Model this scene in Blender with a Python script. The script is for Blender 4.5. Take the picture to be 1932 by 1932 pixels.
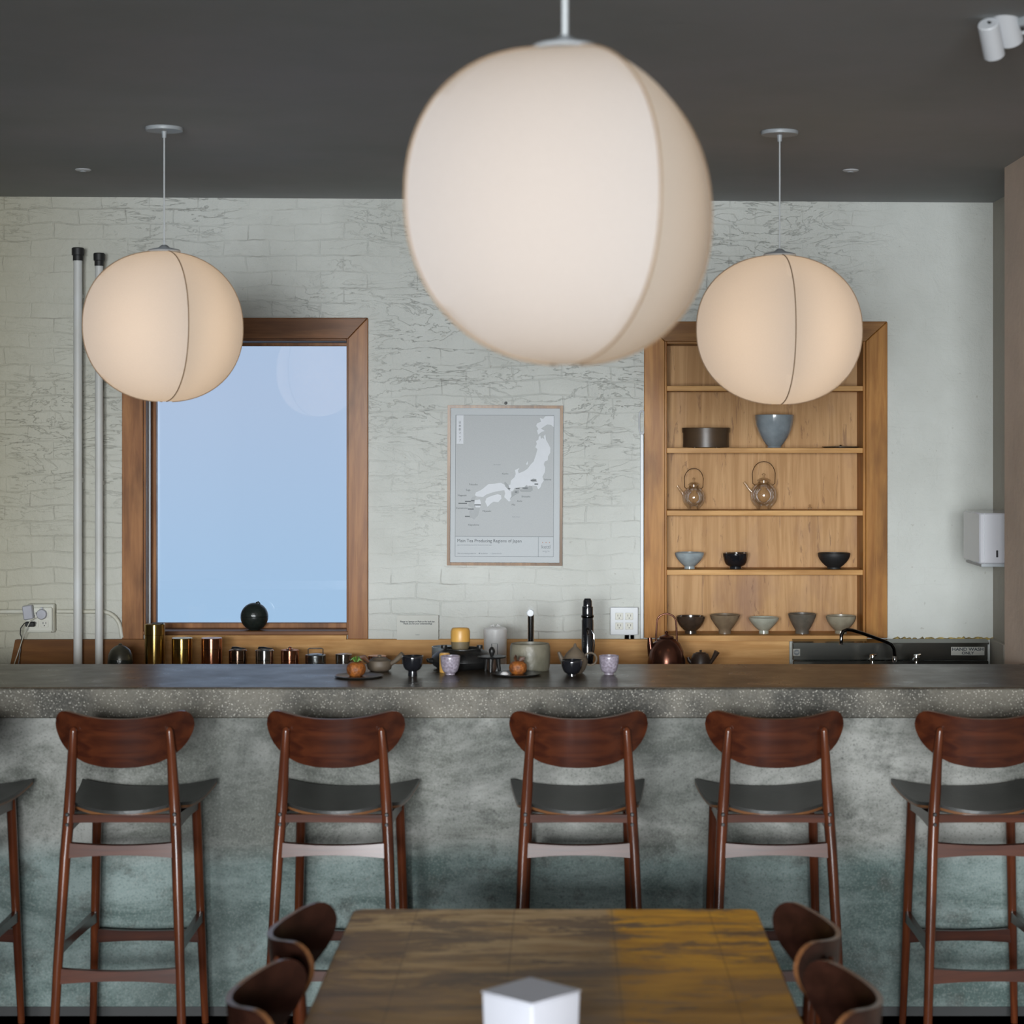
import bpy, bmesh, math, random
from mathutils import Vector, Matrix
random.seed(7)
PI = math.pi
scn = bpy.context.scene
for o in list(bpy.data.objects): bpy.data.objects.remove(o)

# ------------------------------------------------------------------ camera
F = 3800.0; CX = 1060.0; CY = 830.0; EYE = 1.8525
cam_data = bpy.data.cameras.new('camera')
cam = bpy.data.objects.new('camera', cam_data); scn.collection.objects.link(cam)
cam.location = (0, 0, EYE); cam.rotation_euler = (PI/2, 0, 0)
cam_data.sensor_width = 36; cam_data.lens = F/1932*36
cam_data.shift_x = (966-CX)/1932; cam_data.shift_y = (CY-966)/1932
cam_data.clip_end = 200; cam_data.clip_start = .05
cam_data.dof.use_dof = True; cam_data.dof.focus_distance = 8.6; cam_data.dof.aperture_fstop = 4.6
scn.camera = cam

# ------------------------------------------------------------------ world, daylight, exposure
def lin(c):
    return tuple(((v/255)/12.92 if v/255 <= .04045 else ((v/255+.055)/1.055)**2.4) for v in c)
world = bpy.data.worlds.new('sky'); scn.world = world; world.use_nodes = True
wn = world.node_tree; wn.nodes.clear()
bg = wn.nodes.new('ShaderNodeBackground'); wo = wn.nodes.new('ShaderNodeOutputWorld')
tc = wn.nodes.new('ShaderNodeTexCoord'); sp = wn.nodes.new('ShaderNodeSeparateXYZ'); rp = wn.nodes.new('ShaderNodeValToRGB')
rp.color_ramp.elements[0].position = .0; rp.color_ramp.elements[0].color = (.36, .60, .86, 1)
rp.color_ramp.elements[1].position = .16; rp.color_ramp.elements[1].color = (.46, .58, .78, 1)
mr = wn.nodes.new('ShaderNodeMapRange'); mr.inputs[1].default_value = -.15; mr.inputs[2].default_value = .9
wn.links.new(tc.outputs['Generated'], sp.inputs[0]); wn.links.new(sp.outputs['Z'], mr.inputs[0])
wn.links.new(mr.outputs[0], rp.inputs[0]); wn.links.new(rp.outputs[0], bg.inputs[0]); wn.links.new(bg.outputs[0], wo.inputs[0])
bg.inputs[1].default_value = 1.08

def area(name, loc, target, sx, sy, power, col, spread=180):
    l = bpy.data.lights.new(name, 'AREA'); l.shape = 'RECTANGLE'; l.size = sx; l.size_y = sy
    l.energy = power; l.color = col; l.spread = math.radians(spread)
    o = bpy.data.objects.new(name, l); scn.collection.objects.link(o); o.location = loc
    d = Vector(target)-Vector(loc); o.rotation_euler = d.to_track_quat('-Z', 'Y').to_euler()
    return o
# daylight through the street windows in the front wall, behind the camera
area('street_window_sky_left', (-1.42, -5.48, 2.22), (.5, 8.7, -.9), 1.85, 1.05, 92, (.93, .975, 1.0), 54)
area('street_window_sky_right', (.62, -5.48, 2.22), (-.2, 8.7, -.9), 1.85, 1.05, 56, (.93, .975, 1.0), 54)
area('street_window_low_left', (-1.42, -5.48, 1.0), (.5, 8.7, -1.0), 1.85, 1.3, 44, (.93, .97, 1.0), 62)
area('street_window_low_right', (.62, -5.48, 1.0), (.6, 8.7, -1.0), 1.85, 1.3, 24, (.93, .97, 1.0), 62)
area('street_window_ambient', (-.4, -5.51, 1.6), (-.4, 8.7, 1.6), 3.9, 2.3, 88, (.88, .96, 1.0), 180)

scn.view_settings.view_transform = 'Standard'; scn.view_settings.look = 'None'
scn.view_settings.gamma = 1.0; scn.view_settings.use_curve_mapping = False
scn.view_settings.exposure = 0.0
scn.cycles.use_denoising = True
scn.cycles.max_bounces = 8; scn.cycles.diffuse_bounces = 4; scn.cycles.transmission_bounces = 8
scn.cycles.transparent_max_bounces = 12; scn.cycles.caustics_reflective = False; scn.cycles.caustics_refractive = False
scn.cycles.sample_clamp_indirect = 4

# ------------------------------------------------------------------ helpers
def PX(px, D): return (px-CX)*D/F
def PZ(py, D): return EYE-(py-CY)*D/F

class MB:
    def __init__(s): s.bm = bmesh.new()
    def _merge(s, t, mat=0):
        for f in t.faces: f.material_index = mat
        me = bpy.data.meshes.new('t'); t.to_mesh(me); t.free(); s.bm.from_mesh(me); bpy.data.meshes.remove(me)
    def box(s, x0, x1, y0, y1, z0, z1, bev=0, M=None, mat=0):
        t = bmesh.new(); bmesh.ops.create_cube(t, size=1)
        for v in t.verts:
            v.co = Vector(((x0+x1)/2+v.co.x*(x1-x0), (y0+y1)/2+v.co.y*(y1-y0), (z0+z1)/2+v.co.z*(z1-z0)))
        if bev: bmesh.ops.bevel(t, geom=list(t.edges), offset=bev, segments=1, profile=.5, affect='EDGES')
        if M: bmesh.ops.transform(t, matrix=M, verts=t.verts)
        s._merge(t, mat); return s
    def lathe(s, prof, seg=32, M=None, mat=0, wob=0, seed=0, cap=True):
        t = bmesh.new(); rings = []; rd = random.Random(seed)
        ph = [rd.uniform(0, 6.28) for _ in range(3)]
        for r, z in prof:
            if r < 1e-6: rings.append([t.verts.new((0, 0, z))]); continue
            ring = []
            for i in range(seg):
                a = 2*PI*i/seg
                k = 1+wob*(math.sin(2*a+ph[0])+.6*math.sin(3*a+ph[1]))
                ring.append(t.verts.new((r*k*math.cos(a), r*k*math.sin(a), z+wob*r*.5*math.sin(2*a+ph[2]))))
            rings.append(ring)
        for a, b in zip(rings, rings[1:]):
            for i in range(seg):
                j = (i+1) % seg
                if len(a) == 1 and len(b) == 1: continue
                if len(a) == 1: t.faces.new((a[0], b[i], b[j]))
                elif len(b) == 1: t.faces.new((a[i], a[j], b[0]))
                else: t.faces.new((a[i], a[j], b[j], b[i]))
        for e in (rings[0], rings[-1]):
            if cap and len(e) > 1 and not (prof[0] == prof[-1]): t.faces.new(e)
        bmesh.ops.recalc_face_normals(t, faces=t.faces)
        if M: bmesh.ops.transform(t, matrix=M, verts=t.verts)
        s._merge(t, mat); return s
    def tube(s, pts, r, seg=12, closed=False, flat=1.0, caps=True, mat=0, up=None):
        pts = [Vector(p) for p in pts]; n = len(pts)
        rr = r if isinstance(r, (list, tuple)) else [r]*n
        t = bmesh.new(); rings = []
        nrm = None
        for i, p in enumerate(pts):
            if closed: tan = pts[(i+1) % n]-pts[i-1]
            else: tan = pts[min(i+1, n-1)]-pts[max(i-1, 0)]
            tan.normalize()
            if nrm is None:
                u = Vector(up) if up else (Vector((0, 0, 1)) if abs(tan.z) < .9 else Vector((0, 1, 0)))
                nrm = (u-tan*u.dot(tan)).normalized()
            else: nrm = (nrm-tan*nrm.dot(tan)).normalized()
            b = tan.cross(nrm)
            rings.append([t.verts.new(p+(nrm*math.cos(2*PI*k/seg)+b*flat*math.sin(2*PI*k/seg))*rr[i]) for k in range(seg)])
        m = n if closed else n-1
        for i in range(m):
            a, b = rings[i], rings[(i+1) % n]
            for k in range(seg):
                j = (k+1) % seg; t.faces.new((a[k], a[j], b[j], b[k]))
        if not closed and caps: t.faces.new(rings[0]); t.faces.new(rings[-1])
        bmesh.ops.recalc_face_normals(t, faces=t.faces)
        s._merge(t, mat); return s
    def grid_slab(s, fn, nu, nv, thick, rim=1, core=0):
        # fn(u,v)->(Vector point, Vector normal)
        t = bmesh.new(); A = []; B = []
        for i in range(nu+1):
            ra = []; rb = []
            for j in range(nv+1):
                p, n = fn(i/nu, j/nv); ra.append(t.verts.new(p+n*thick/2)); rb.append(t.verts.new(p-n*thick/2))
            A.append(ra); B.append(rb)
        for i in range(nu):
            for j in range(nv):
                t.faces.new((A[i][j], A[i+1][j], A[i+1][j+1], A[i][j+1])).material_index = core
                t.faces.new((B[i][j], B[i][j+1], B[i+1][j+1], B[i+1][j])).material_index = core
        loop = [(i, 0) for i in range(nu)]+[(nu, j) for j in range(nv)]+[(i, nv) for i in range(nu, 0, -1)]+[(0, j) for j in range(nv, 0, -1)]
        for (a, b), (c, d) in zip(loop, loop[1:]+loop[:1]):
            t.faces.new((A[a][b], B[a][b], B[c][d], A[c][d])).material_index = rim
        bmesh.ops.recalc_face_normals(t, faces=t.faces)
        me = bpy.data.meshes.new('t'); t.to_mesh(me); t.free(); s.bm.from_mesh(me); bpy.data.meshes.remove(me)
        return s
    def poly(s, pts, mat=0):
        vs = [s.bm.verts.new(p) for p in pts]; f = s.bm.faces.new(vs); f.material_index = mat; return s
    def prism(s, pts, y0, y1, mat=0):      # outline in x,z extruded along y
        t = bmesh.new()
        a = [t.verts.new((x, y0, z)) for x, z in pts]; b = [t.verts.new((x, y1, z)) for x, z in pts]
        t.faces.new(a); t.faces.new(b[::-1]); n = len(pts)
        for i in range(n): t.faces.new((a[i], b[i], b[(i+1) % n], a[(i+1) % n]))
        bmesh.ops.recalc_face_normals(t, faces=t.faces)
        s._merge(t, mat); return s
    def build(s, name, mats, parent=None, ang=40, loc=None):
        me = bpy.data.meshes.new(name); s.bm.to_mesh(me); s.bm.free()
        for m in (mats if isinstance(mats, (list, tuple)) else [mats]): me.materials.append(m)
        for p in me.polygons: p.use_smooth = True
        me.set_sharp_from_angle(angle=math.radians(ang))
        o = bpy.data.objects.new(name, me); scn.collection.objects.link(o)
        if parent: o.parent = parent
        if loc: o.location = loc
        return o

def tag(o, label=None, cat=None, group=None, kind=None):
    if label: o['label'] = label
    if cat: o['category'] = cat
    if group: o['group'] = group
    if kind: o['kind'] = kind
    return o
def thing(name, label, cat, loc=(0, 0, 0), rz=0, group=None):
    o = bpy.data.objects.new(name, None); scn.collection.objects.link(o); o.empty_display_size = .05
    o.location = loc; o.rotation_euler = (0, 0, rz)
    return tag(o, label, cat, group)
def copy_tree(o, parent=None):
    c = o.copy(); scn.collection.objects.link(c); c.parent = parent
    for ch in [x for x in bpy.data.objects if x.parent == o and x != c]: copy_tree(ch, c)
    return c
def text(name, body, x, z, y, size, m, parent, align='CENTER', rot=(PI/2, 0, 0), bold=0.0, xs=1.0, ext=.0003):
    cu = bpy.data.curves.new(name, 'FONT'); cu.body = body; cu.size = size; cu.align_x = align; cu.align_y = 'CENTER'
    cu.extrude = ext; cu.offset = bold; cu.resolution_u = 3
    o = bpy.data.objects.new(name, cu); scn.collection.objects.link(o)
    bpy.context.view_layer.update()
    me = bpy.data.meshes.new_from_object(o.evaluated_get(bpy.context.evaluated_depsgraph_get()))
    bpy.data.objects.remove(o)
    me.materials.clear(); me.materials.append(m)
    o = bpy.data.objects.new(name, me); scn.collection.objects.link(o)
    o.location = (x, y, z); o.rotation_euler = rot; o.scale = (xs, 1, 1); o.parent = parent
    return o
def RX(a): return Matrix.Rotation(a, 4, 'X')
def RY(a): return Matrix.Rotation(a, 4, 'Y')
def RZ(a): return Matrix.Rotation(a, 4, 'Z')
def T(x, y, z): return Matrix.Translation((x, y, z))

# ------------------------------------------------------------------ materials
class NT:
    def __init__(s, name):
        s.m = bpy.data.materials.new(name); s.m.use_nodes = True; s.t = s.m.node_tree
        s.b = s.t.nodes['Principled BSDF']; s.out = s.t.nodes['Material Output']
        s.co = s.t.nodes.new('ShaderNodeTexCoord').outputs['Object']
    def n(s, k, **kw):
        x = s.t.nodes.new(k)
        for a, v in kw.items(): setattr(x, a, v)
        return x
    def l(s, a, b): s.t.links.new(a, b)
    def mapping(s, sc=(1, 1, 1), loc=(0, 0, 0), src=None):
        m = s.n('ShaderNodeMapping'); m.inputs['Scale'].default_value = sc; m.inputs['Location'].default_value = loc
        s.l(src or s.co, m.inputs[0]); return m.outputs[0]
    def noise(s, sc, src=None, det=4, rough=.55, dist=0):
        x = s.n('ShaderNodeTexNoise'); x.inputs['Scale'].default_value = sc; x.inputs['Detail'].default_value = det
        x.inputs['Roughness'].default_value = rough; x.inputs['Distortion'].default_value = dist
        s.l(src or s.co, x.inputs['Vector']); return x.outputs['Fac']
    def ramp(s, fac, stops):
        r = s.n('ShaderNodeValToRGB'); e = r.color_ramp.elements
        while len(e) < len(stops): e.new(.5)
        for q, (p, c) in zip(e, stops):
            q.position = p; q.color = (c, c, c, 1) if isinstance(c, (int, float)) else (*c[:3], 1)
        s.l(fac, r.inputs[0]); return r.outputs[0]
    def mix(s, a, b, fac, mode='MIX'):
        x = s.n('ShaderNodeMix', data_type='RGBA', blend_type=mode)
        for i, v in ((0, fac), (6, a), (7, b)):
            if isinstance(v, (int, float)): x.inputs[i].default_value = v if i == 0 else (v, v, v, 1)
            elif isinstance(v, tuple): x.inputs[i].default_value = (*v[:3], 1)
            else: s.l(v, x.inputs[i])
        return x.outputs[2]
    def math(s, op, a, b=0.0):
        x = s.n('ShaderNodeMath', operation=op)
        for i, v in enumerate((a, b)):
            if isinstance(v, (int, float)): x.inputs[i].default_value = v
            else: s.l(v, x.inputs[i])
        return x.outputs[0]
    def bump(s, h, dist=.002, strength=1.0):
        x = s.n('ShaderNodeBump'); x.inputs['Distance'].default_value = dist; x.inputs['Strength'].default_value = strength
        s.l(h, x.inputs['Height']); s.l(x.outputs[0], s.b.inputs['Normal']); return x
    def set(s, **kw):
        names = dict(col='Base Color', rough='Roughness', metal='Metallic', coat='Coat Weight', crough='Coat Roughness',
                     spec='Specular IOR Level', trans='Transmission Weight', ior='IOR', alpha='Alpha', sheen='Sheen Weight')
        for k, v in kw.items():
            i = s.b.inputs[names[k]]
            if isinstance(v, tuple): i.default_value = (*v[:3], 1)
            elif isinstance(v, (int, float)): i.default_value = v
            else: s.l(v, i)
        return s

def plain(name, col, rough=.5, metal=0, col2=None, sc=20, stretch=(1, 1, 1), bump=0, bsc=None, **kw):
    n = NT(name)
    c2 = col2 or tuple(v*.82 for v in col)
    src = n.mapping(stretch) if stretch != (1, 1, 1) else None
    f = n.noise(sc, src)
    c = n.mix(col, c2, n.ramp(f, [(.35, 0.), (.68, 1.)]))
    n.set(col=c, rough=rough, metal=metal, **kw)
    if bump: n.bump(n.noise(bsc or sc*4), bump)
    return n.m

def wood(name, c1, c2, grain='Z', rough=.45, coat=0, blotch=None, bsc=3, gsc=30, spec=.14, **kw):
    n = NT(name)
    st = {'Z': (1, 1, .07), 'X': (.07, 1, 1), 'Y': (1, .07, 1)}[grain]
    src = n.mapping(st)
    f = n.noise(gsc, src, 5, .6, .6)
    c = n.mix(c1, c2, n.ramp(f, [(.38, 0.), (.62, 1.)]))
    f2 = n.noise(bsc, n.mapping(tuple(v**.4 for v in st), (3, 1, 7)), 4)
    c = n.mix(c, blotch or tuple(v*.55 for v in c2), n.math('MULTIPLY', n.ramp(f2, [(.47, 0.), (.66, 1.)]), .6))
    n.set(col=c, rough=rough, coat=coat, crough=.17, spec=spec, **kw)
    n.bump(f, .0008, .5)
    return n.m

# painted, uneven brick
def mat_brick():
    n = NT('painted_brick')
    d = n.n('ShaderNodeTexNoise'); d.inputs['Scale'].default_value = 3.2; d.inputs['Detail'].default_value = 4
    n.l(n.co, d.inputs['Vector'])
    sub = n.n('ShaderNodeVectorMath', operation='SUBTRACT'); sub.inputs[1].default_value = (.5, .5, .5); n.l(d.outputs['Color'], sub.inputs[0])
    sc = n.n('ShaderNodeVectorMath', operation='SCALE'); sc.inputs['Scale'].default_value = .07; n.l(sub.outputs[0], sc.inputs[0])
    ad = n.n('ShaderNodeVectorMath', operation='ADD'); n.l(n.co, ad.inputs[0]); n.l(sc.outputs[0], ad.inputs[1])
    se = n.n('ShaderNodeSeparateXYZ'); n.l(ad.outputs[0], se.inputs[0])
    cb = n.n('ShaderNodeCombineXYZ'); n.l(se.outputs[0], cb.inputs[0]); n.l(se.outputs[2], cb.inputs[1])
    br = n.n('ShaderNodeTexBrick'); br.inputs['Scale'].default_value = 1; br.inputs['Brick Width'].default_value = .21
    br.inputs['Row Height'].default_value = .068; br.inputs['Mortar Size'].default_value = .0045; br.inputs['Mortar Smooth'].default_value = .9
    br.inputs['Color1'].default_value = (1, 1, 1, 1); br.inputs['Color2'].default_value = (.8, .8, .8, 1); br.inputs['Mortar'].default_value = (0, 0, 0, 1)
    n.l(cb.outputs[0], br.inputs['Vector'])
    # plastered strips: fade the joints away right of the shelves, and in random places
    sx = n.n('ShaderNodeSeparateXYZ'); n.l(n.co, sx.inputs[0])
    right = n.ramp(n.math('MULTIPLY', n.math('ADD', sx.outputs[0], 3.0), .2), [(.78, 1.), (.90, .12)])
    patch = n.ramp(n.noise(1.7, n.mapping((1, 1, 1.4), (1, 0, 2)), 3), [(.40, .3), (.56, 1.)])
    joint = n.math('MULTIPLY', n.math('MULTIPLY', br.outputs['Fac'], patch), right)
    rough = n.noise(9, None, 8, .65, .4)
    fine = n.noise(60, None, 3)
    # flaky crusts: stepped contours, wider than tall
    fk = n.noise(5.5, n.mapping((.55, 1, 1.9), (3, 0, 8)), 8, .62, .6)
    steps = n.math('ADD', n.ramp(fk, [(.435, 0.), (.45, 1.)]), n.ramp(fk, [(.545, 0.), (.56, 1.)]))
    zone = n.ramp(n.noise(1.5, n.mapping((1, 1, 1), (7, 1, 3)), 3), [(.40, .12), (.60, 1.)])
    high = n.ramp(n.math('MULTIPLY', sx.outputs[2], .333), [(.42, .18), (.72, 1.)])
    vm = n.math('MULTIPLY', n.math('MULTIPLY', n.math('MULTIPLY', steps, zone), high), right)
    h = n.math('SUBTRACT', n.math('ADD', n.math('MULTIPLY', rough, .9), n.math('MULTIPLY', fine, .10)),
               n.math('ADD', n.math('MULTIPLY', joint, .17), n.math('MULTIPLY', vm, .22)))
    n.bump(h, .016, .8)
    crack = n.math('MULTIPLY', n.math('MULTIPLY', n.ramp(br.outputs['Fac'], [(.55, 0.), (1., 1.)]), right),
                   n.ramp(n.noise(4.5, n.mapping((1, 1, 1.6), (9, 2, 4)), 5), [(.56, 0.), (.66, .8)]))
    c = n.mix((.62, .635, .60), (.52, .53, .49), n.ramp(n.noise(2.2, None, 5), [(.3, 0.), (.75, 1.)]))
    c = n.mix(c, (.38, .34, .22), n.math('MULTIPLY', n.ramp(n.math('MULTIPLY', n.math('ADD', sx.outputs[0], 3.0), .2), [(.09, 1.), (.27, 0.)]), .8))  # shade at the left end put into the colour, darker and yellower
    c = n.mix(c, (.16, .14, .12), n.math('MULTIPLY', crack, .6))
    specks = n.ramp(n.noise(38, None, 2), [(.70, 0.), (.74, .5)])
    c = n.mix(c, (.25, .22, .18), n.math('MULTIPLY', specks, .6))
    n.set(col=c, rough=.6)
    return n.m
def mat_concrete():
    n = NT('cast_concrete')
    sx = n.n('ShaderNodeSeparateXYZ'); n.l(n.co, sx.inputs[0])
    edge = n.math('ADD', sx.outputs[2], n.math('MULTIPLY', n.math('SUBTRACT', n.noise(2, n.mapping((1, 1, 1)), 3), .5), .10))
    low = n.ramp(edge, [(.49, 1.), (.57, 0.)])
    f = n.noise(2.6, n.mapping((.7, 1, 1.5)), 12, .70, .5)
    a = n.mix((.28, .28, .26), (.11, .114, .10), n.ramp(f, [(.41, 0.), (.585, 1.)]))
    b = n.mix((.18, .225, .215), (.065, .095, .088), n.ramp(f, [(.41, 0.), (.585, 1.)]))
    c = n.mix(a, b, low)
    g = n.ramp(n.noise(8, n.mapping((.8, 1, 1)), 6, .65), [(.54, 0.), (.66, 1.)])
    c = n.mix(c, (.05, .052, .045), n.math('MULTIPLY', g, .6))
    # pour lines and bubble pits
    w = n.n('ShaderNodeTexVoronoi', feature='F1'); w.inputs['Scale'].default_value = 26; n.l(n.co, w.inputs['Vector'])
    pit = n.math('MULTIPLY', n.ramp(w.outputs['Distance'], [(.05, 1.), (.15, 0.)]), n.ramp(n.noise(5, n.mapping((1,1,1),(3,3,3)), 3), [(.5, 0.), (.6, 1.)]))
    c = n.mix(c, (.03, .03, .03), n.math('MULTIPLY', pit, .55))
    stz = n.noise(34, n.mapping((.03, 1, 1)), 2)
    c = n.mix(c, (.20, .22, .21), n.math('MULTIPLY', n.ramp(stz, [(.64, 0.), (.74, 1.)]), .10))
    gr = n.noise(140, None, 2)
    c = n.mix(c, (.30, .31, .29), n.math('MULTIPLY', n.ramp(gr, [(.54, 0.), (.66, 1.)]), .22))
    c = n.mix(c, (.02, .022, .02), n.math('MULTIPLY', n.ramp(gr, [(.30, 1.), (.44, 0.)]), .35))
    c = n.mix(c, (.04, .045, .042), n.math('MULTIPLY', n.ramp(n.noise(1.6, n.mapping((1, 1, .6), (4, 4, 1)), 6, .6), [(.47, 0.), (.62, 1.)]), .4))
    n.set(col=c, rough=.6, spec=.15)
    n.bump(n.math('SUBTRACT', f, n.math('MULTIPLY', pit, .3)), .004, .5)
    return n.m
def mat_terrazzo():
    n = NT('aggregate_concrete')
    f = n.noise(5, None, 6)
    c = n.mix((.13, .118, .095), (.04, .037, .03), n.ramp(f, [(.40, 0.), (.60, 1.)]))
    w = n.n('ShaderNodeTexVoronoi', feature='F1'); w.inputs['Scale'].default_value = 150; n.l(n.co, w.inputs['Vector'])
    peb = n.ramp(w.outputs['Distance'], [(.22, 1.), (.40, 0.)])
    pick = n.ramp(w.outputs['Color'], [(.55, 0.), (.72, 1.)])
    c = n.mix(c, (.60, .57, .50), n.math('MULTIPLY', n.math('MULTIPLY', peb, pick), .55))
    c = n.mix(c, (.18, .17, .145), n.math('MULTIPLY', n.ramp(n.noise(120, None, 2), [(.5, 0.), (.65, 1.)]), .5))
    n.set(col=c, rough=.5, spec=.2)
    n.bump(peb, .001, .5)
    return n.m
def mat_countertop():
    n = NT('polished_dark_concrete')
    f = n.noise(4, None, 6); g = n.noise(110, None, 2)
    c = n.mix((.060, .042, .026), (.030, .021, .014), n.ramp(f, [(.35, 0.), (.68, 1.)]))
    c = n.mix(c, (.13, .105, .08), n.math('MULTIPLY', n.ramp(g, [(.55, 0.), (.7, 1.)]), .4))
    n.set(col=c, rough=n.ramp(n.noise(9, None, 4), [(.3, .26), (.7, .36)]), spec=.22)
    return n.m
def mat_table():
    n = NT('worn_varnished_planks')
    src = n.mapping((.22, 1, 1))
    f = n.noise(16, src, 7, .62, .5)
    base = n.mix((.25, .14, .05), (.105, .056, .022), n.ramp(f, [(.35, 0.), (.65, 1.)]))
    se = n.n('ShaderNodeSeparateXYZ'); n.l(n.co, se.inputs[0])
    # planks laid along the table, dark seams between them
    pl = n.n('ShaderNodeMath', operation='FLOOR'); n.l(n.math('MULTIPLY', n.math('ADD', se.outputs[0], 1.02), 4.4), pl.inputs[0])
    wn_ = n.n('ShaderNodeTexWhiteNoise', noise_dimensions='1D'); n.l(pl.outputs[0], wn_.inputs['W'])
    seam = n.math('PINGPONG', n.math('MULTIPLY', n.math('ADD', se.outputs[0], 1.02), 4.4), .5)
    seamm = n.ramp(seam, [(.0, 1.), (.012, 0.)])
    gold_reflection = n.ramp(n.math('ADD', se.outputs[0], 0), [(.10, 0.), (.13, 1.)])  # golden reflection on the right side, painted into the wood colour
    worn = n.ramp(n.math('ADD', n.noise(5.0, n.mapping((.6, 1.7, 1), (2.1, .35, 0)), 10, .74, .4), n.math('MULTIPLY', gold_reflection, .012)), [(.475, 0.), (.52, 1.)])
    wc = n.mix((.66, .46, .24), (.95, .48, .03), gold_reflection)
    wc = n.mix(wc, n.mix((.42, .26, .11), (.62, .29, .025), gold_reflection), n.ramp(n.noise(30, src, 4), [(.4, 0.), (.65, 1.)]))
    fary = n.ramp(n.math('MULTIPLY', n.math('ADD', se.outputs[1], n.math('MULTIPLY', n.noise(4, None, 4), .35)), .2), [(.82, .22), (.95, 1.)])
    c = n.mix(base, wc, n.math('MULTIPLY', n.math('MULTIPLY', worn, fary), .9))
    c = n.mix(c, (.34, .16, .025), n.math('MULTIPLY', n.math('MULTIPLY', gold_reflection, .5), n.ramp(f, [(.3, 1.), (.6, 0.)])))
    c = n.mix(c, (.02, .012, .008), n.math('MULTIPLY', seamm, .4))
    n.set(col=c, rough=n.ramp(worn, [(0, .38), (1, .5)]), spec=.2)
    n.bump(f, .0008, .4)
    return n.m
def mat_ceiling():
    n = NT('dark_painted_ceiling')
    c = n.mix((.345, .35, .365), (.285, .305, .30), n.ramp(n.noise(1.3, None, 4), [(.35, 0.), (.7, 1.)]))
    n.set(col=c, rough=.75); n.bump(n.noise(14, None, 5), .004, .35)
    return n.m
def mat_shade():
    n = NT('stretched_lamp_fabric')
    w = n.noise(160, n.mapping((1, 1, 5)), 2)
    col = n.mix((.52, .50, .50), (.485, .465, .465), n.ramp(w, [(.4, 0.), (.6, 1.)]))
    d = n.n('ShaderNodeBsdfDiffuse'); t = n.n('ShaderNodeBsdfTranslucent'); m = n.n('ShaderNodeMixShader')
    n.l(col, d.inputs[0]); t.inputs[0].default_value = (.93, .86, .76, 1); m.inputs[0].default_value = .5
    n.l(d.outputs[0], m.inputs[1]); n.l(t.outputs[0], m.inputs[2]); n.l(m.outputs[0], n.out.inputs[0])
    return n.m
def mat_pane():
    n = NT('window_glass')
    t = n.n('ShaderNodeBsdfTransparent'); g = n.n('ShaderNodeBsdfGlossy'); g.inputs['Roughness'].default_value = .02
    fr = n.n('ShaderNodeFresnel'); fr.inputs[0].default_value = 1.5; m = n.n('ShaderNodeMixShader')
    t.inputs[0].default_value = (.97, .98, .985, 1)
    n.l(n.math('MULTIPLY', fr.outputs[0], 1.6), m.inputs[0]); n.l(t.outputs[0], m.inputs[1]); n.l(g.outputs[0], m.inputs[2]); n.l(m.outputs[0], n.out.inputs[0])
    return n.m
def mat_clear():
    n = NT('clear_glass')
    t = n.n('ShaderNodeBsdfTransparent'); g = n.n('ShaderNodeBsdfGlossy'); g.inputs['Roughness'].default_value = .02
    lw = n.n('ShaderNodeLayerWeight'); lw.inputs[0].default_value = .35; m = n.n('ShaderNodeMixShader')
    tc_ = n.mix((.985, .98, .965), (.72, .66, .58), n.ramp(lw.outputs['Facing'], [(.55, 0.), (.97, 1.)]))
    n.l(tc_, t.inputs[0])
    n.l(n.ramp(lw.outputs['Fresnel'], [(0, .03), (1, .5)]), m.inputs[0]); n.l(t.outputs[0], m.inputs[1]); n.l(g.outputs[0], m.inputs[2]); n.l(m.outputs[0], n.out.inputs[0])
    return n.m
def mat_backpanel():
    n = NT('shelf_back_plywood')
    f = n.noise(26, n.mapping((1, 1, .06)), 6, .6, .8)
    c = n.mix((.54, .325, .155), (.42, .235, .10), n.ramp(f, [(.40, 0.), (.60, 1.)]))
    bl = n.noise(3.5, n.mapping((1, 1, .45), (2, 0, 1)), 5)
    c = n.mix(c, (.22, .12, .10), n.math('MULTIPLY', n.ramp(bl, [(.52, 0.), (.70, 1.)]), .6))
    v = n.noise(13, n.mapping((2.6, 1, .35), (4, 0, 2)), 6, .7, 1.2)
    c = n.mix(c, (.16, .08, .05), n.math('MULTIPLY', n.ramp(v, [(.60, 0.), (.64, 1.)]), .5))
    n.set(col=c, rough=.5, spec=.12); n.bump(f, .0006, .4)
    return n.m

M = {}
M['brick'] = mat_brick(); M['concrete'] = mat_concrete(); M['terrazzo'] = mat_terrazzo(); M['countertop'] = mat_countertop()
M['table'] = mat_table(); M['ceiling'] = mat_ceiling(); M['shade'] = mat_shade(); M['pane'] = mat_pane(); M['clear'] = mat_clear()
M['backpanel'] = mat_backpanel()
M['trimz'] = wood('trim_wood_vertical', (.46, .215, .055), (.32, .13, .028), 'Z', .45, .04, blotch=(.10, .038, .010), bsc=5)
M['trimx'] = wood('trim_wood_horizontal', (.38, .19, .06), (.26, .115, .032), 'X', .45, .04, blotch=(.10, .04, .012), bsc=5)
M['casez'] = wood('casing_wood_vertical', (.36, .165, .065), (.24, .10, .04), 'Z', .42, .05, blotch=(.08, .034, .015), bsc=6)
M['casex'] = wood('casing_wood_horizontal', (.25, .11, .045), (.16, .068, .028), 'X', .42, .05, blotch=(.07, .03, .014), bsc=6)
M['board'] = wood('splash_board_wood', (.66, .38, .15), (.52, .27, .09), 'X', .5, .03, blotch=(.24, .10, .026), bsc=5)
M['board_dark'] = wood('aged_orange_board', (.22, .095, .028), (.15, .06, .018), 'X', .5, 0, blotch=(.08, .035, .012))
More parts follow.
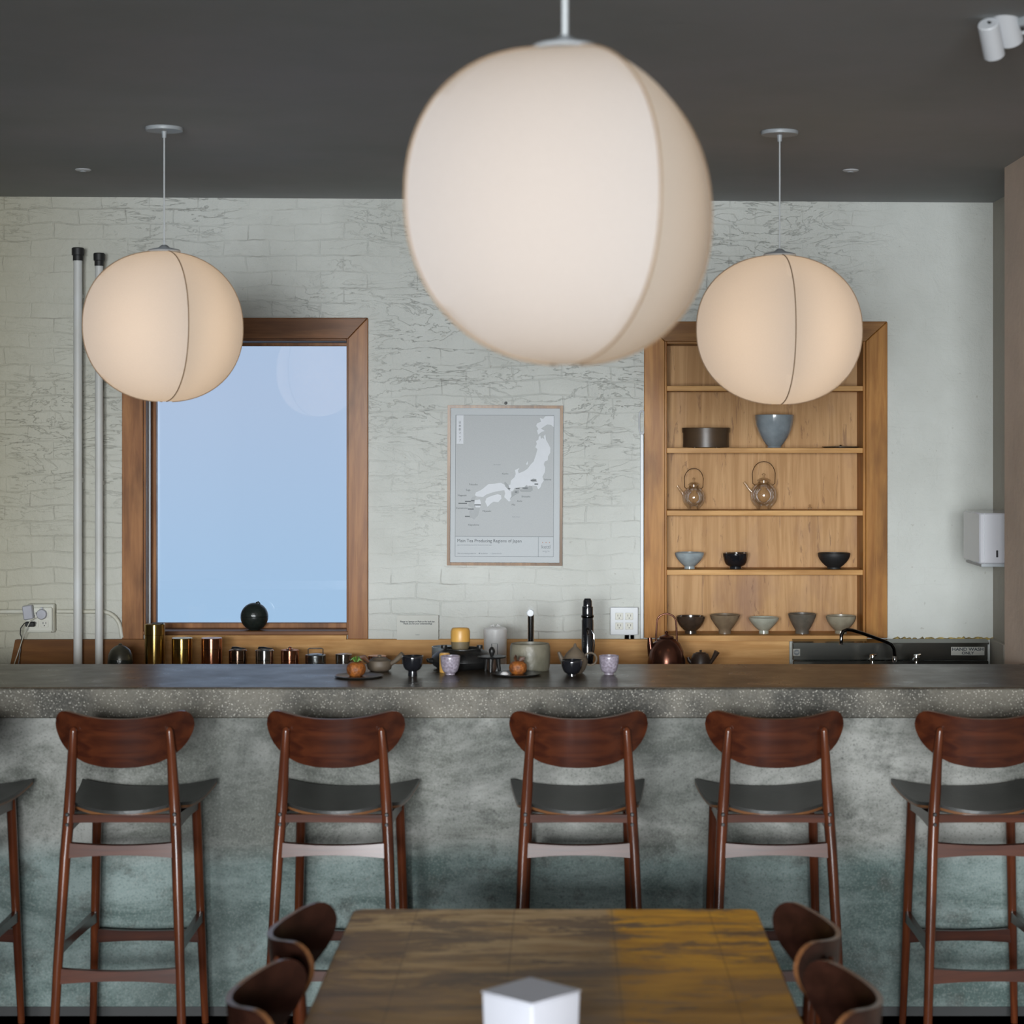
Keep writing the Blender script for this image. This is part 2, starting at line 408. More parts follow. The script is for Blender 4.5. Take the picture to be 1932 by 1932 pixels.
M['walnut'] = wood('reddish_walnut', (.066, .017, .0065), (.032, .008, .004), 'X', .32, .48, blotch=(.018, .006, .004), bsc=6)
M['walnutz'] = wood('reddish_walnut_upright', (.105, .028, .010), (.055, .015, .007), 'Z', .22, .5, blotch=(.022, .008, .005), bsc=6)
M['plyedge'] = wood('plywood_edge', (.17, .075, .03), (.11, .045, .018), 'X', .35, .4)
M['chairback'] = wood('near_black_walnut', (.030, .011, .007), (.016, .006, .004), 'X', .34, .2, blotch=(.01, .004, .003), bsc=6)
M['seatpad'] = plain('dark_seat_leather', (.026, .026, .024), .36, 0, (.017, .017, .016), 12, bump=.0006, bsc=120, spec=.6)
M['black'] = plain('black_bolt', (.012, .012, .012), .35)
M['white_wall'] = plain('beige_painted_plaster', (.70, .56, .46), .7, 0, (.56, .45, .37), 2, bump=.002, bsc=30)
M['greige'] = plain('greige_side_plaster', (.40, .375, .32), .7, 0, (.34, .31, .26), 2, bump=.002, bsc=30)
M['charcoal'] = plain('charcoal_plaster', (.09, .088, .085), .7, 0, (.07, .069, .067), 2)
M['floor'] = wood('dark_floorboards', (.05, .04, .034), (.028, .022, .018), 'X', .4)
M['toe'] = plain('black_toe_kick', (.012, .012, .012), .6)
M['whitemetal'] = plain('white_enamel', (.62, .64, .66), .35, 0, (.58, .60, .62), 5)
M['pipewhite'] = plain('chalky_white_pipe', (.60, .61, .60), .5, 0, (.52, .51, .47), 14, (1, 1, .3))
M['conduit'] = plain('painted_conduit', (.60, .60, .53), .5, 0, (.47, .44, .34), 14, (.4, 1, 1))
M['plastic_white'] = plain('ivory_plastic', (.62, .62, .55), .4, 0, (.58, .57, .50), 9)
M['plastic_grey'] = plain('pale_grey_plastic', (.42, .43, .47), .4, 0, (.38, .38, .42), 9)
M['black_plastic'] = plain('black_plastic', (.015, .015, .016), .3)
M['capblack'] = plain('black_rubber', (.016, .016, .016), .55)
M['chrome'] = plain('polished_chrome', (.75, .77, .8), .08, 1, (.7, .72, .75), 5)
M['darkchrome'] = plain('dark_polished_steel', (.10, .10, .105), .06, 1, (.08, .08, .085), 5)
M['steel'] = plain('brushed_stainless_steel', (.20, .20, .18), .17, 1, (.15, .15, .135), 9, (.1, 1, 1))
M['brass'] = plain('polished_brass', (.52, .36, .12), .09, 1, (.44, .30, .10), 6)
M['copper'] = plain('polished_copper', (.55, .26, .16), .09, 1, (.46, .20, .12), 6)
M['bronze'] = plain('dark_bronze', (.28, .19, .14), .16, 1, (.20, .14, .10), 6)
M['silver'] = plain('polished_tin', (.45, .45, .44), .09, 1, (.38, .38, .37), 6)
for k_ in ('brass', 'copper', 'bronze', 'silver'):
    n_ = M[k_].node_tree; b_ = n_.nodes['Principled BSDF']; tg = n_.nodes.new('ShaderNodeTangent'); tg.direction_type = 'RADIAL'; tg.axis = 'Z'
    n_.links.new(tg.outputs[0], b_.inputs['Tangent']); b_.inputs['Anisotropic'].default_value = .92; b_.inputs['Anisotropic Rotation'].default_value = .25
    b_.inputs['Roughness'].default_value = .22
M['pewter'] = plain('hammered_pewter', (.34, .35, .35), .26, 1, (.24, .25, .25), 30, bump=.0008, bsc=90)
M['blackmetal'] = plain('blackened_iron', (.02, .019, .018), .38, .4, (.012, .012, .012), 30, bump=.001, bsc=140)
M['blackglaze'] = plain('black_glaze', (.012, .013, .016), .10, 0, (.008, .008, .010), 30, coat=.8)
M['greenblack'] = plain('green_black_stoneware', (.017, .022, .019), .28, 0, (.010, .014, .012), 40, bump=.002, bsc=60)
M['kettlebrown'] = plain('brown_patinated_copper', (.17, .07, .045), .22, .85, (.10, .04, .028), 12)
M['bluebowl'] = plain('pale_blue_glaze', (.36, .42, .44), .18, 0, (.26, .30, .32), 22, coat=.5)
M['bluegrey'] = plain('blue_grey_crackle_glaze', (.30, .345, .375), .16, 0, (.16, .19, .21), 9, coat=.6)
M['celadon'] = plain('celadon_glaze', (.42, .43, .36), .2, 0, (.33, .34, .28), 20, coat=.5)
M['tanbowl'] = plain('tan_stoneware', (.22, .165, .105), .3, 0, (.16, .115, .075), 25, coat=.3)
M['brownbowl'] = plain('dark_brown_glaze', (.06, .04, .028), .22, 0, (.035, .024, .018), 25, coat=.4)
M['taupebowl'] = plain('taupe_stoneware', (.14, .12, .095), .35, 0, (.09, .08, .065), 25, coat=.2)
M['beigebowl'] = plain('beige_stoneware', (.33, .30, .225), .3, 0, (.25, .22, .16), 25, coat=.3)
M['lavender'] = plain('speckled_lavender_glaze', (.36, .32, .38), .3, 0, (.17, .14, .17), 130, coat=.3)
M['stonejar'] = plain('grey_green_stoneware', (.21, .19, .14), .45, 0, (.09, .085, .06), 7, bump=.003, bsc=30)
M['taupepot'] = plain('matte_taupe_clay', (.115, .088, .06), .6, 0, (.08, .06, .042), 20)
M['darkclay'] = plain('dark_brown_clay', (.045, .027, .018), .4, 0, (.03, .018, .013), 20)
M['whitejar'] = plain('white_porcelain', (.80, .79, .78), .3, 0, (.72, .71, .70), 25, coat=.3, bump=.002, bsc=40)
M['bamboo'] = plain('golden_bamboo', (.60, .34, .085), .4, 0, (.48, .25, .055), 30, (1, 1, .2))
M['bamboocut'] = plain('cut_bamboo_base', (.14, .11, .06), .6, 0, (.10, .075, .04), 30)
M['bentwood'] = plain('dark_bentwood', (.085, .052, .028), .38, 0, (.055, .034, .02), 12, (.2, .2, 1))
M['orange'] = plain('orange_fried_dough', (.34, .105, .015), .5, 0, (.11, .035, .01), 70, bump=.006, bsc=90)
M['garnish'] = plain('green_garnish_leaf', (.10, .24, .035), .5, 0, (.05, .13, .02), 40)
M['crisp'] = plain('brown_crisp', (.09, .035, .014), .55, 0, (.05, .02, .01), 60)
M['slate'] = plain('dark_slate', (.03, .029, .027), .3, 0, (.02, .02, .019), 20)
M['poster'] = plain('grey_blue_print', (.325, .35, .365), .42, 0, (.31, .335, .35), 300)
M['sea'] = plain('grey_sea_print', (.27, .285, .29), .42, 0, (.245, .26, .265), 350)
M['land'] = plain('pale_land_print', (.47, .49, .525), .42, 0, (.455, .475, .505), 50)
M['land_grey'] = plain('mid_grey_land_print', (.16, .175, .18), .42, 0, (.145, .16, .165), 50)
M['land_soft'] = plain('soft_grey_land_print', (.215, .23, .235), .42, 0, (.20, .215, .22), 50)
M['ink'] = plain('dark_ink', (.02, .028, .035), .5)
M['ink_grey'] = plain('grey_ink', (.12, .14, .155), .5)
M['ink_orange'] = plain('orange_ink', (.35, .14, .08), .5)
M['oakframe'] = wood('oak_frame_wood', (.30, .16, .065), (.17, .085, .032), 'Z', .4, .1)
M['paper'] = plain('cream_paper', (.56, .565, .52), .6, 0, (.53, .535, .49), 9)
M['napkin'] = plain('white_paper', (.40, .405, .445), .6, 0, (.375, .38, .42), 9)
M['rust'] = plain('rusty_caulk', (.50, .36, .09), .7, 0, (.05, .03, .012), 45, bump=.003, bsc=60)
M['sticker'] = plain('grey_sticker', (.36, .35, .31), .45, 0, (.33, .32, .28), 9)
M['lampgrey'] = plain('grey_painted_metal', (.36, .385, .40), .4, 0, (.33, .35, .37), 9)
M['cord'] = plain('pale_cord', (.48, .50, .51), .5, 0, (.44, .46, .47), 9)
M['seam'] = plain('tan_seam_tape', (.30, .20, .12), .6, 0, (.26, .17, .10), 9)
M['dispenser'] = plain('white_gloss_enamel', (.52, .52, .55), .22, 0, (.50, .50, .53), 4, coat=.3)
M['spot'] = plain('white_spot_enamel', (.55, .56, .58), .4, 0, (.52, .53, .55), 4)
M['beige_cabinet'] = plain('dark_cabinet_paint', (.08, .07, .06), .5)

# ------------------------------------------------------------------ setting
DW = 8.735; XL = -3.7; XR = 1.87; YF = -5.6; HC = 2.92
def cz(x): return 2.908-.0062*(x+2.44)          # the old ceiling drops slightly to the right
b = MB()
b.poly([(XL-.2, YF-.2, 0), (XR+.4, YF-.2, 0), (XR+.4, DW+.3, 0), (XL-.2, DW+.3, 0)])
for f in list(b.bm.faces): bmesh.ops.solidify(b.bm, geom=[f], thickness=.1)
tag(b.build('floor', M['floor']), kind='structure')
b = MB()
def cquad(x0, x1, y0, y1):
    t = bmesh.new(); vs = []
    for z in (0, .15):
        vs.append([t.verts.new((x, y, cz(x)+z)) for x, y in ((x0, y0), (x1, y0), (x1, y1), (x0, y1))])
    t.faces.new(vs[0]); t.faces.new(vs[1])
    for i in range(4): t.faces.new((vs[0][i], vs[0][(i+1) % 4], vs[1][(i+1) % 4], vs[1][i]))
    bmesh.ops.recalc_face_normals(t, faces=t.faces); b._merge(t)
cquad(XL-.2, XR+.4, YF-.2, DW+.3)
tag(b.build('ceiling', M['ceiling']), kind='structure')
# back wall with window and shelving openings
wx0, wx1, wz0, wz1 = PX(270, DW), PX(659, DW), PZ(1192, DW), PZ(638, DW)
nx0, nx1, nz0, nz1 = PX(1252, DW), PX(1634, DW), PZ(1200, DW), PZ(643, DW)
b = MB(); y0, y1 = DW, DW+.26
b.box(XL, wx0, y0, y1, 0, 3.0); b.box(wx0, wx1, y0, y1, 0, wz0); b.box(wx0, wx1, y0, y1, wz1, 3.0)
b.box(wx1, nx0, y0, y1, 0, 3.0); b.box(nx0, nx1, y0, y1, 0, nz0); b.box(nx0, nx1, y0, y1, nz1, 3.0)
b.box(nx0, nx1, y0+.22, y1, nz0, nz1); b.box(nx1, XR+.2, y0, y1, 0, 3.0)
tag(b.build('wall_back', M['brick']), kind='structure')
b = MB(); b.box(XL-.15, XL, YF, DW+.26, 0, 3.0); tag(b.build('wall_left', M['charcoal']), kind='structure')
b = MB(); b.box(XR, XR+.15, 7.62, DW, 0, 3.0); tag(b.build('wall_right', M['greige']), kind='structure')
b = MB(); b.box(1.675, XR+.15, YF, 7.62, 0, 3.0); tag(b.build('wall_partition', M['white_wall']), kind='structure')
b = MB()
b.box(XL, XR, YF-.15, YF, 0, .3); b.box(XL, XR, YF-.15, YF, 2.7, 3.0)
b.box(XL, -2.36, YF-.15, YF, .3, 2.7); b.box(-.48, -.32, YF-.15, YF, .3, 2.7); b.box(1.56, XR, YF-.15, YF, .3, 2.7)
tag(b.build('wall_front', M['charcoal']), kind='structure')

# window
win = thing('window_1', None, None, ((wx0+wx1)/2, DW, wz0)); tag(win, kind='structure')
win['label'] = 'tall wood-framed window showing plain pale blue sky'
def loc(o): return Matrix.Translation(-Vector(o.location))
def wbox(m, th, *a, bev=.002, name='frame'):
    b = MB(); b.box(*a, bev=bev); bmesh.ops.transform(b.bm, matrix=loc(th), verts=b.bm.verts); return b.build(name, m, th)
def trap(m, th, pts, y0, y1, name):     # mitred casing piece
    b = MB(); b.prism(pts, y0, y1); bmesh.ops.bevel(b.bm, geom=list(b.bm.edges), offset=.0025, segments=1, profile=.5, affect='EDGES')
    bmesh.ops.transform(b.bm, matrix=loc(th), verts=b.bm.verts); return b.build(name, m, th)
def casing(th, ox0, ox1, oz1, ix0, ix1, iz1, zb, mv, mh, d=.022):
    g = .0008
    trap(mv, th, [(ox0, zb), (ix0, zb), (ix0, iz1), (ox0, oz1-g)], DW-d, DW, 'casing')
    trap(mv, th, [(ix1, zb), (ox1, zb), (ox1, oz1-g), (ix1, iz1)], DW-d, DW, 'casing')
    trap(mh, th, [(ox0+g, oz1), (ix0+g, iz1), (ix1-g, iz1), (ox1-g, oz1)], DW-d, DW, 'casing')
ox0, ox1, oz1 = PX(232, DW), PX(695, DW), PZ(600, DW)
zb = PZ(1205, DW)
casing(win, ox0, ox1, oz1, wx0+.004, wx1-.004, wz1-.004, zb, M['casez'], M['casex'])
# jambs lining the opening, then the sash
wbox(M['casez'], win, wx0, wx0+.012, DW-.001, DW+.2, wz0, wz1, name='jamb')
wbox(M['casez'], win, wx1-.012, wx1, DW-.001, DW+.2, wz0, wz1, name='jamb')
wbox(M['casex'], win, wx0+.012, wx1-.012, DW-.001, DW+.2, wz1-.012, wz1, name='head_jamb')
sy = DW+.13
px0 = wx0+.012; px1 = wx1-.012
sz0, sz1 = wz0+.004, wz1-.014
b = MB()
b.box(px0, px0+.018, sy, sy+.04, sz0, sz1, .002); b.box(px1-.006, px1, sy, sy+.04, sz0, sz1, .002)
b.box(px0, px1, sy, sy+.04, sz1-.014, sz1, .002); b.box(px0, px1, sy, sy+.04, sz0, sz0+.022, .002)
bmesh.ops.transform(b.bm, matrix=loc(win), verts=b.bm.verts); b.build('sash', M['casez'], win)
wbox(M['lampgrey'], win, px0, px0+.008, DW+.06, DW+.068, wz0, wz1-.012, name='screen_track', bev=.0008)
wbox(M['pane'], win, px0+.016, px1-.004, sy+.018, sy+.024, sz0+.02, sz1-.012, name='pane', bev=0)
wbox(M['casex'], win, wx0, wx1, DW-.02, DW+.2, wz0-.012, wz0+.004, name='sill')

# splash board along the back counter
b = MB(); zc = .872
bx0, bxm, bx1 = PX(275, DW), 0, PX(1488, DW)
b.box(bx0, bx1, DW-.032, DW-.0, zc, PZ(1205, DW), .002)
b.box(PX(283, DW), PX(655, DW), DW-.034, DW-.0, PZ(1206, DW), wz0-.012, .001)
b.box(bx1, PX(1632, DW), DW-.032, DW, PZ(1208, DW), PZ(1203, DW), .001)
tag(b.build('trim_1', M['board']), kind='structure')
b = MB(); b.prism([(PX(22, DW), zc), (bx0, zc), (bx0, PZ(1205, DW)), (PX(32, DW), PZ(1206, DW))], DW-.030, DW)
tag(b.build('trim_2', M['board_dark']), kind='structure')

# back counter
bc = thing('back_counter', 'low wooden back counter along the brick wall behind the bar', 'counter', (-.5, DW-.35, 0))
def pbox(m, th, *a, bev=.003, name='part'):
    return wbox(m, th, *a, bev=bev, name=name)
pbox(M['board'], bc, -2.31, PX(1490, DW)-.01, DW-.62, DW-.033, zc-.03, zc, name='worktop')
pbox(M['beige_cabinet'], bc, -2.28, PX(1490, DW)-.03, DW-.58, DW-.033, 0, zc-.03, name='cabinet_base')

# ------------------------------------------------------------------ built-in shelving niche
sh = thing('display_shelves', 'built-in wooden display shelves recessed in the brick wall, holding bowls and teapots', 'shelves', ((nx0+nx1)/2, DW, nz0))
casing(sh, PX(1215, DW), PX(1673, DW), PZ(607, DW), nx0+.004, nx1-.004, nz1-.004, PZ(1203, DW), M['trimz'], M['trimx'])
ND = .175
wbox(M['backpanel'], sh, nx0+.001, nx1-.001, DW+ND, DW+ND+.012, nz0, nz1, name='back_panel')
wbox(M['trimz'], sh, nx0+.001, nx0+.014, DW-.002, DW+ND, nz0, nz1, name='side_panel')
wbox(M['trimz'], sh, nx1-.014, nx1-.001, DW-.002, DW+ND, nz0, nz1, name='side_panel')
wbox(M['trimx'], sh, nx0+.014, nx1-.014, DW-.002, DW+ND, nz1-.014, nz1-.001, name='top_panel')
for py in (728, 845, 963, 1075):
    z = PZ(py, DW); wbox(M['board'], sh, nx0+.014, nx1-.014, DW-.004, DW+ND, z-.023, z, name='shelf', bev=.002)
zsill = PZ(1197.5, DW)
wbox(M['board'], sh, nx0+.001, nx1-.001, DW-.034, DW+ND, zsill-.026, zsill, name='sill_board', bev=.002)
def shelfz(py): return PZ(py, DW)

# ------------------------------------------------------------------ bar counter
D1 = 6.44; D2 = 7.11; H = 1.061
bar = thing('bar_counter', 'long grey cast concrete bar counter with thick speckled slab edge', 'bar counter', (0, D1+.3, 0))
bxl, bxr = -3.0, 1.672
b = MB(); b.box(bxl, bxr, D1, D2, H-.0985, H-.004, .004)
bmesh.ops.transform(b.bm, matrix=loc(bar), verts=b.bm.verts); b.build('slab_edge', M['terrazzo'], bar)
b = MB(); b.box(bxl, bxr, D1+.006, D2, H-.004, H, .0015)
bmesh.ops.transform(b.bm, matrix=loc(bar), verts=b.bm.verts); tag(b.build('countertop', M['countertop'], bar), 'dark polished top surface')
wbox(M['concrete'], bar, bxl, bxr, D1+.016, D1+.17, .035, H-.0985, name='front_panel')
wbox(M['toe'], bar, bxl, bxr, D1+.03, D1+.16, 0, .035, name='toe_kick')
wbox(M['beige_cabinet'], bar, bxl, bxr, D1+.17, D2-.06, 0, H-.0985, name='cabinet_base')

# ------------------------------------------------------------------ pendant lamps
def shade_bm(R, Hh, phi, k=.82, nseg=64, nt=40, n=2.18, rtop=.05, inset=0):
    t = bmesh.new(); rings = []
    for i in range(nt+1):
        a = PI/2-PI*i/nt
        rr = R*abs(math.cos(a))**(2/n) if abs(math.cos(a)) > 1e-9 else 0
        zz = Hh*math.copysign(abs(math.sin(a))**(2/n), math.sin(a))
        rings.append((rr, zz))
    vs = []
    for rr, zz in rings:
        if rr < 1e-4: vs.append([t.verts.new((0, 0, zz))]); continue
        row = []
        for j in range(nseg):
            th = 2*PI*j/nseg
            d = ((th+PI/4) % (PI/2))-PI/4           # 0 at a rib
            dm = abs(abs(d)-PI/4)                   # 0 at mid panel
            ch = math.cos(PI/4)/math.cos(dm)
            g = 1-k*(1-ch)
            # meridian rib direction: azimuth phi from -Y toward +X
            az = th+phi
            row.append(t.verts.new((rr*g*math.sin(az), -rr*g*math.cos(az), zz)))
        vs.append(row)
    for A, B in zip(vs, vs[1:]):
        for j in range(nseg):
            q = (j+1) % nseg
            if len(A) == 1: t.faces.new((A[0], B[j], B[q]))
            elif len(B) == 1: t.faces.new((A[j], A[q], B[0]))
            else: t.faces.new((A[j], A[q], B[q], B[j]))
    bmesh.ops.recalc_face_normals(t, faces=t.faces)
    return t, rings
def pendant(x, y, zc_, phi, label, R=.275, Hh=.252, power=16, cord_r=.0028):
    p = thing('pendant_lamp', label, 'pendant lamp', (x, y, zc_-Hh), 0, 'fabric globe pendant lamps')
    L = cz(x)-(zc_-Hh)
    b = MB(); t, rings = shade_bm(R, Hh, phi); bmesh.ops.transform(t, matrix=T(0, 0, Hh), verts=t.verts); b._merge(t)
    s = b.build('lamp_shade', M['shade'], p, ang=60)
    for kk in range(4):
        az = phi+kk*PI/2; b = MB()
        b.tube([((rr+.0008)*math.sin(az), -(rr+.0008)*math.cos(az), zz+Hh+(.0006 if zz > 0 else -.0006)) for rr, zz in rings[1:-1]], .0019, 6)
        b.build('rib', M['seam'], s)
    b = MB(); b.lathe([(0, 2*Hh-.004), (.052, 2*Hh-.002), (.055, 2*Hh+.002), (.05, 2*Hh+.006), (.02, 2*Hh+.013), (.008, 2*Hh+.022), (0, 2*Hh+.022)], 32)
    b.build('shade_cap', M['lampgrey'], p)
    b = MB(); b.tube([(0, 0, 2*Hh+.018), (0, 0, L-.02)], cord_r, 10); b.build('cord', M['cord'], p)
    b = MB(); b.lathe([(0, L), (.062, L), (.0635, L-.004), (.061, L-.012), (.009, L-.013), (.007, L-.035), (0, L-.035)], 40)
    b.build('canopy', M['lampgrey'], p)
    l = bpy.data.lights.new('bulb_light', 'POINT'); l.energy = power; l.color = (1, .77, .56); l.shadow_soft_size = .13
    lo = bpy.data.objects.new('bulb_light', l); scn.collection.objects.link(lo); lo.parent = p; lo.location = (0, 0, Hh*.95)
    return p
pendant((310-CX)/562, 6.76, 2.233, math.radians(27.5), 'lit fabric globe pendant lamp hanging in front of the window', power=2.15)
pendant((1471-CX)/562, 6.76, 2.222, math.radians(4.5), 'lit fabric globe pendant lamp hanging in front of the display shelves', R=.281, Hh=.25, power=2.35)
pendant((1066-CX)/1187, 3.22, 2.225, math.radians(30), 'largest nearest fabric globe pendant lamp hanging above the dining table', R=.282, Hh=.252, power=.95, cord_r=.0052)

# ------------------------------------------------------------------ stools and chairs
SP = [0, .25, .5, .7, .82, .9, .96, .99, 1.0]
TP = [.071, .072, .078, .086, .090, .087, .077, .063, .049]
BT = [-.075, -.073, -.063, -.044, -.024, -.006, .016, .033, .047]
def ip(x, xs, ys):
    for i in range(len(xs)-1):
        if x <= xs[i+1]:
            f = (x-xs[i])/(xs[i+1]-xs[i]); return ys[i]+(ys[i+1]-ys[i])*f
    return ys[-1]
def backrest(parent, zc_, yb, a=.205, curve=.075, mats=None, tilt=.0, hs=1.0):
    def fn(u, v):
        s = math.sin((u*2-1)*PI/2); q = abs(s)
        zt, zbm = ip(q, SP, TP)*hs, ip(q, SP, BT)*hs
        z = zbm+(zt-zbm)*v
        y = yb+curve*s*s-tilt*z
        x = a*s*(1-.12*curve/.075*s*s*.3)
        n = Vector((-2*curve*s/a, 1, tilt)).normalized()
        return Vector((x, y, zc_+z)), n
    b = MB(); b.grid_slab(fn, 40, 8, .012)
    return b.build('backrest', mats, parent, ang=50)
def wbar(p0, p1, h0, h1, t, name, parent, m, crown=.0, lean=0):
    # bar between two points, tall at the ends and waisted in the middle
    p0 = Vector(p0); p1 = Vector(p1); d = (p1-p0); side = Vector((0, -lean, 1)).cross(d).normalized(); upv = Vector((0, lean, 1))
    def fn(u, v):
        k = (2*u-1)**2; h = h1+(h0-h1)*k
        return p0+d*u+upv*(h*(v-.5)-crown*(1-k)), side
    b = MB(); b.grid_slab(fn, 12, 2, t, rim=0); return b.build(name, m, parent)
def make_stool():
    p = thing('bar_stool', '', 'bar stool')
    W = M['walnutz']; WX = M['walnut']
    up = {}
    for sx in (-1, 1):
        pts = [(sx*.192, -.262, 0), (sx*.180, -.242, .30), (sx*.165, -.212, .62), (sx*.1575, -.197, .74), (sx*.1525, -.196, .82), (sx*.147, -.200, .92), (sx*.142, -.2075, .988), (sx*.1415, -.209, .996), (sx*.141, -.210, 1.001)]
        b = MB(); b.tube(pts, [.0125, .0145, .0165, .0172, .0165, .0140, .0115, .0088, .003], 14)
        leg = b.build('back_leg', W, p)
        for z in (.742, .712):
            b = MB(); x = sx*.1585; y = -.2145
            b.lathe([(0, 0), (.0062, 0), (.0062, .004), (.004, .006), (0, .006)], 12, T(x, y+.002, z) @ RX(PI/2))
            b.build('bolt', M['black'], leg)
        b = MB(); b.tube([(sx*.178, .215, 0), (sx*.168, .198, .3), (sx*.155, .175, .728)], [.0115, .0145, .0155], 14)
        b.build('front_leg', W, p)
        wbar((sx*.158, -.200, .715), (sx*.156, .178, .712), .052, .034, .018, 'seat_rail', p, WX)
        wbar((sx*.1765, -.238, .352), (sx*.1668, .195, .345), .036, .026, .017, 'side_stretcher', p, WX)
    wbar((-.158, -.198, .728), (.158, -.198, .728), .024, .022, .018, 'seat_rail', p, WX)
    wbar((-.155, .176, .700), (.155, .176, .700), .042, .028, .018, 'seat_rail', p, WX)
    wbar((-.166, -.212, .637), (.166, -.212, .637), .046, .028, .017, 'back_stretcher', p, WX, lean=.097)
    wbar((-.181, -.243, .272), (.181, -.243, .272), .046, .028, .017, 'back_stretcher', p, WX, lean=.08)
    wbar((-.168, .197, .283), (.168, .197, .283), .044, .030, .017, 'front_stretcher', p, WX)
    backrest(p, .956, -.223, .212, .078, [WX, M['plyedge']], tilt=.12)
    # moulded seat: upholstered skin above a plywood shell
    def seat(dz):
        def fn(u, v):
            s = math.sin((u*2-1)*PI/2)*.35+(u*2-1)*.65
            y = -.205+.425*v
            w = .180+.033*v**1.2
            if v < .22: w *= math.sqrt(max(0, 1-.32*((.22-v)/.22)**2))
            yy = y+(.045*s*s*(1-v)-.0)+(-.03*abs(s)**4*v*0)
            z = .745+.028*abs(s)**2.2*(.65+.2*v)-.018*(1-abs(2*v-1)**2)+.002*v+dz
            return Vector((w*s, yy, z)), Vector((0, 0, 1))
        return fn
    b = MB(); b.grid_slab(seat(0), 28, 14, .010, rim=0); sp_ = b.build('seat', M['seatpad'], p, ang=60)
    b = MB(); b.grid_slab(seat(-.0085), 28, 14, .008, rim=1); tag(b.build('seat_shell', [WX, M['plyedge']], sp_, ang=60), 'reddish plywood shell under the dark seat')
    return p
proto = make_stool()
stools = [(-1.309, 0.5, 'walnut bar stool at the bar below the left pendant lamp, fully visible with both rungs'),
          (-.672, -1.5, 'walnut bar stool behind the left-hand dining chairs, second along the bar'),
          (.050, 0, 'walnut bar stool directly behind the middle of the dining table, its feet hidden'),
          (.636, 0, 'walnut bar stool at the bar behind the right far corner of the table'),
          (1.262, .5, 'walnut bar stool cut off by the right edge of the photo'),
          (-1.895, 0, 'walnut bar stool mostly beyond the left edge of the photo')]
for i, (x, rz, lab) in enumerate(stools):
    o = proto if i == 0 else copy_tree(proto)
    o.location = (x, 6.185, 0); o.rotation_euler = (0, 0, math.radians(rz)); tag(o, lab, 'bar stool', 'walnut bar stools along the bar')

def make_chair():
    p = thing('dining_chair', '', 'chair')
    W = M['walnutz']; WX = M['walnut']
    for sx in (-1, 1):
        b = MB(); b.tube([(sx*.185, -.215, 0), (sx*.165, -.175, .42), (sx*.15, -.178, .6), (sx*.145, -.186, .775), (sx*.1445, -.188, .787)], [.011, .015, .0145, .0115, .004], 12)
        b.build('back_leg', W, p)
        b = MB(); b.tube([(sx*.19, .20, 0), (sx*.175, .18, .42)], [.011, .015], 12); b.build('front_leg', W, p)
        wbar((sx*.165, -.172, .40), (sx*.173, .178, .40), .05, .035, .018, 'seat_rail', p, WX)
    wbar((-.165, -.172, .40), (.165, -.172, .40), .045, .03, .018, 'seat_rail', p, WX)
    wbar((-.173, .178, .40), (.173, .178, .40), .045, .03, .018, 'seat_rail', p, WX)
    backrest(p, .735, -.214, .222, .112, [M['chairback'], M['plyedge']], tilt=.10, hs=1.0)
    def fn(u, v):
        s = u*2-1; y = -.19+.42*v; w = .20+.03*v
        if v < .22: w *= math.sqrt(max(0, 1-.32*((.22-v)/.22)**2))
        return Vector((w*s, y, .432+.018*s*s-.012*(1-(2*v-1)**2))), Vector((0, 0, 1))
    b = MB(); b.grid_slab(fn, 16, 10, .014); b.build('seat', [M['seatpad'], M['plyedge']], p)
    return p
ch = make_chair()
spots = [(-.400, 4.30, -90, 'dark wooden dining chair on the left side of the table, nearer the bar'),
         (-.406, 3.81, -90, 'dark wooden dining chair on the left side of the table, nearer the camera'),
         (.368, 4.30, 90, 'dark wooden dining chair on the right side of the table, nearer the bar'),
         (.377, 3.80, 90, 'dark wooden dining chair on the right side of the table, nearer the camera')]
for i, (x, y, rz, lab) in enumerate(spots):
    o = ch if i == 0 else copy_tree(ch)
    o.location = (x, y, 0); o.rotation_euler = (0, 0, math.radians(rz)); tag(o, lab, 'chair', 'dining chairs around the table')

# ------------------------------------------------------------------ dining table
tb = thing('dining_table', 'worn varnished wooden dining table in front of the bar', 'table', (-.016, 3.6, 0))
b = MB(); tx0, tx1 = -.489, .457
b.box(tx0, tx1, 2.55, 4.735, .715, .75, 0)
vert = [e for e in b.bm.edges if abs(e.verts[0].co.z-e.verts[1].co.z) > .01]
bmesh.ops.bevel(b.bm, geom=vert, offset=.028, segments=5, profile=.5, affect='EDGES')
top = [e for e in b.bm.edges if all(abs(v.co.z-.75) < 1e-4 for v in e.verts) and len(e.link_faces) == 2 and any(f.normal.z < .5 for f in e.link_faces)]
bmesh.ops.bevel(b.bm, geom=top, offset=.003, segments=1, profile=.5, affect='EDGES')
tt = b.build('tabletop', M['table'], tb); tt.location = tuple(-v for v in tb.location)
for x in (-.33, .30):
    for y in (2.75, 4.60):
        pbox(M['walnutz'], tb, x-.03, x+.03, y-.03, y+.03, 0, .715, name='leg')
pbox(M['walnut'], tb, -.30, .27, 4.585, 4.61, .64, .715, name='apron'); pbox(M['walnut'], tb, -.30, .27, 2.74, 2.765, .64, .715, name='apron')
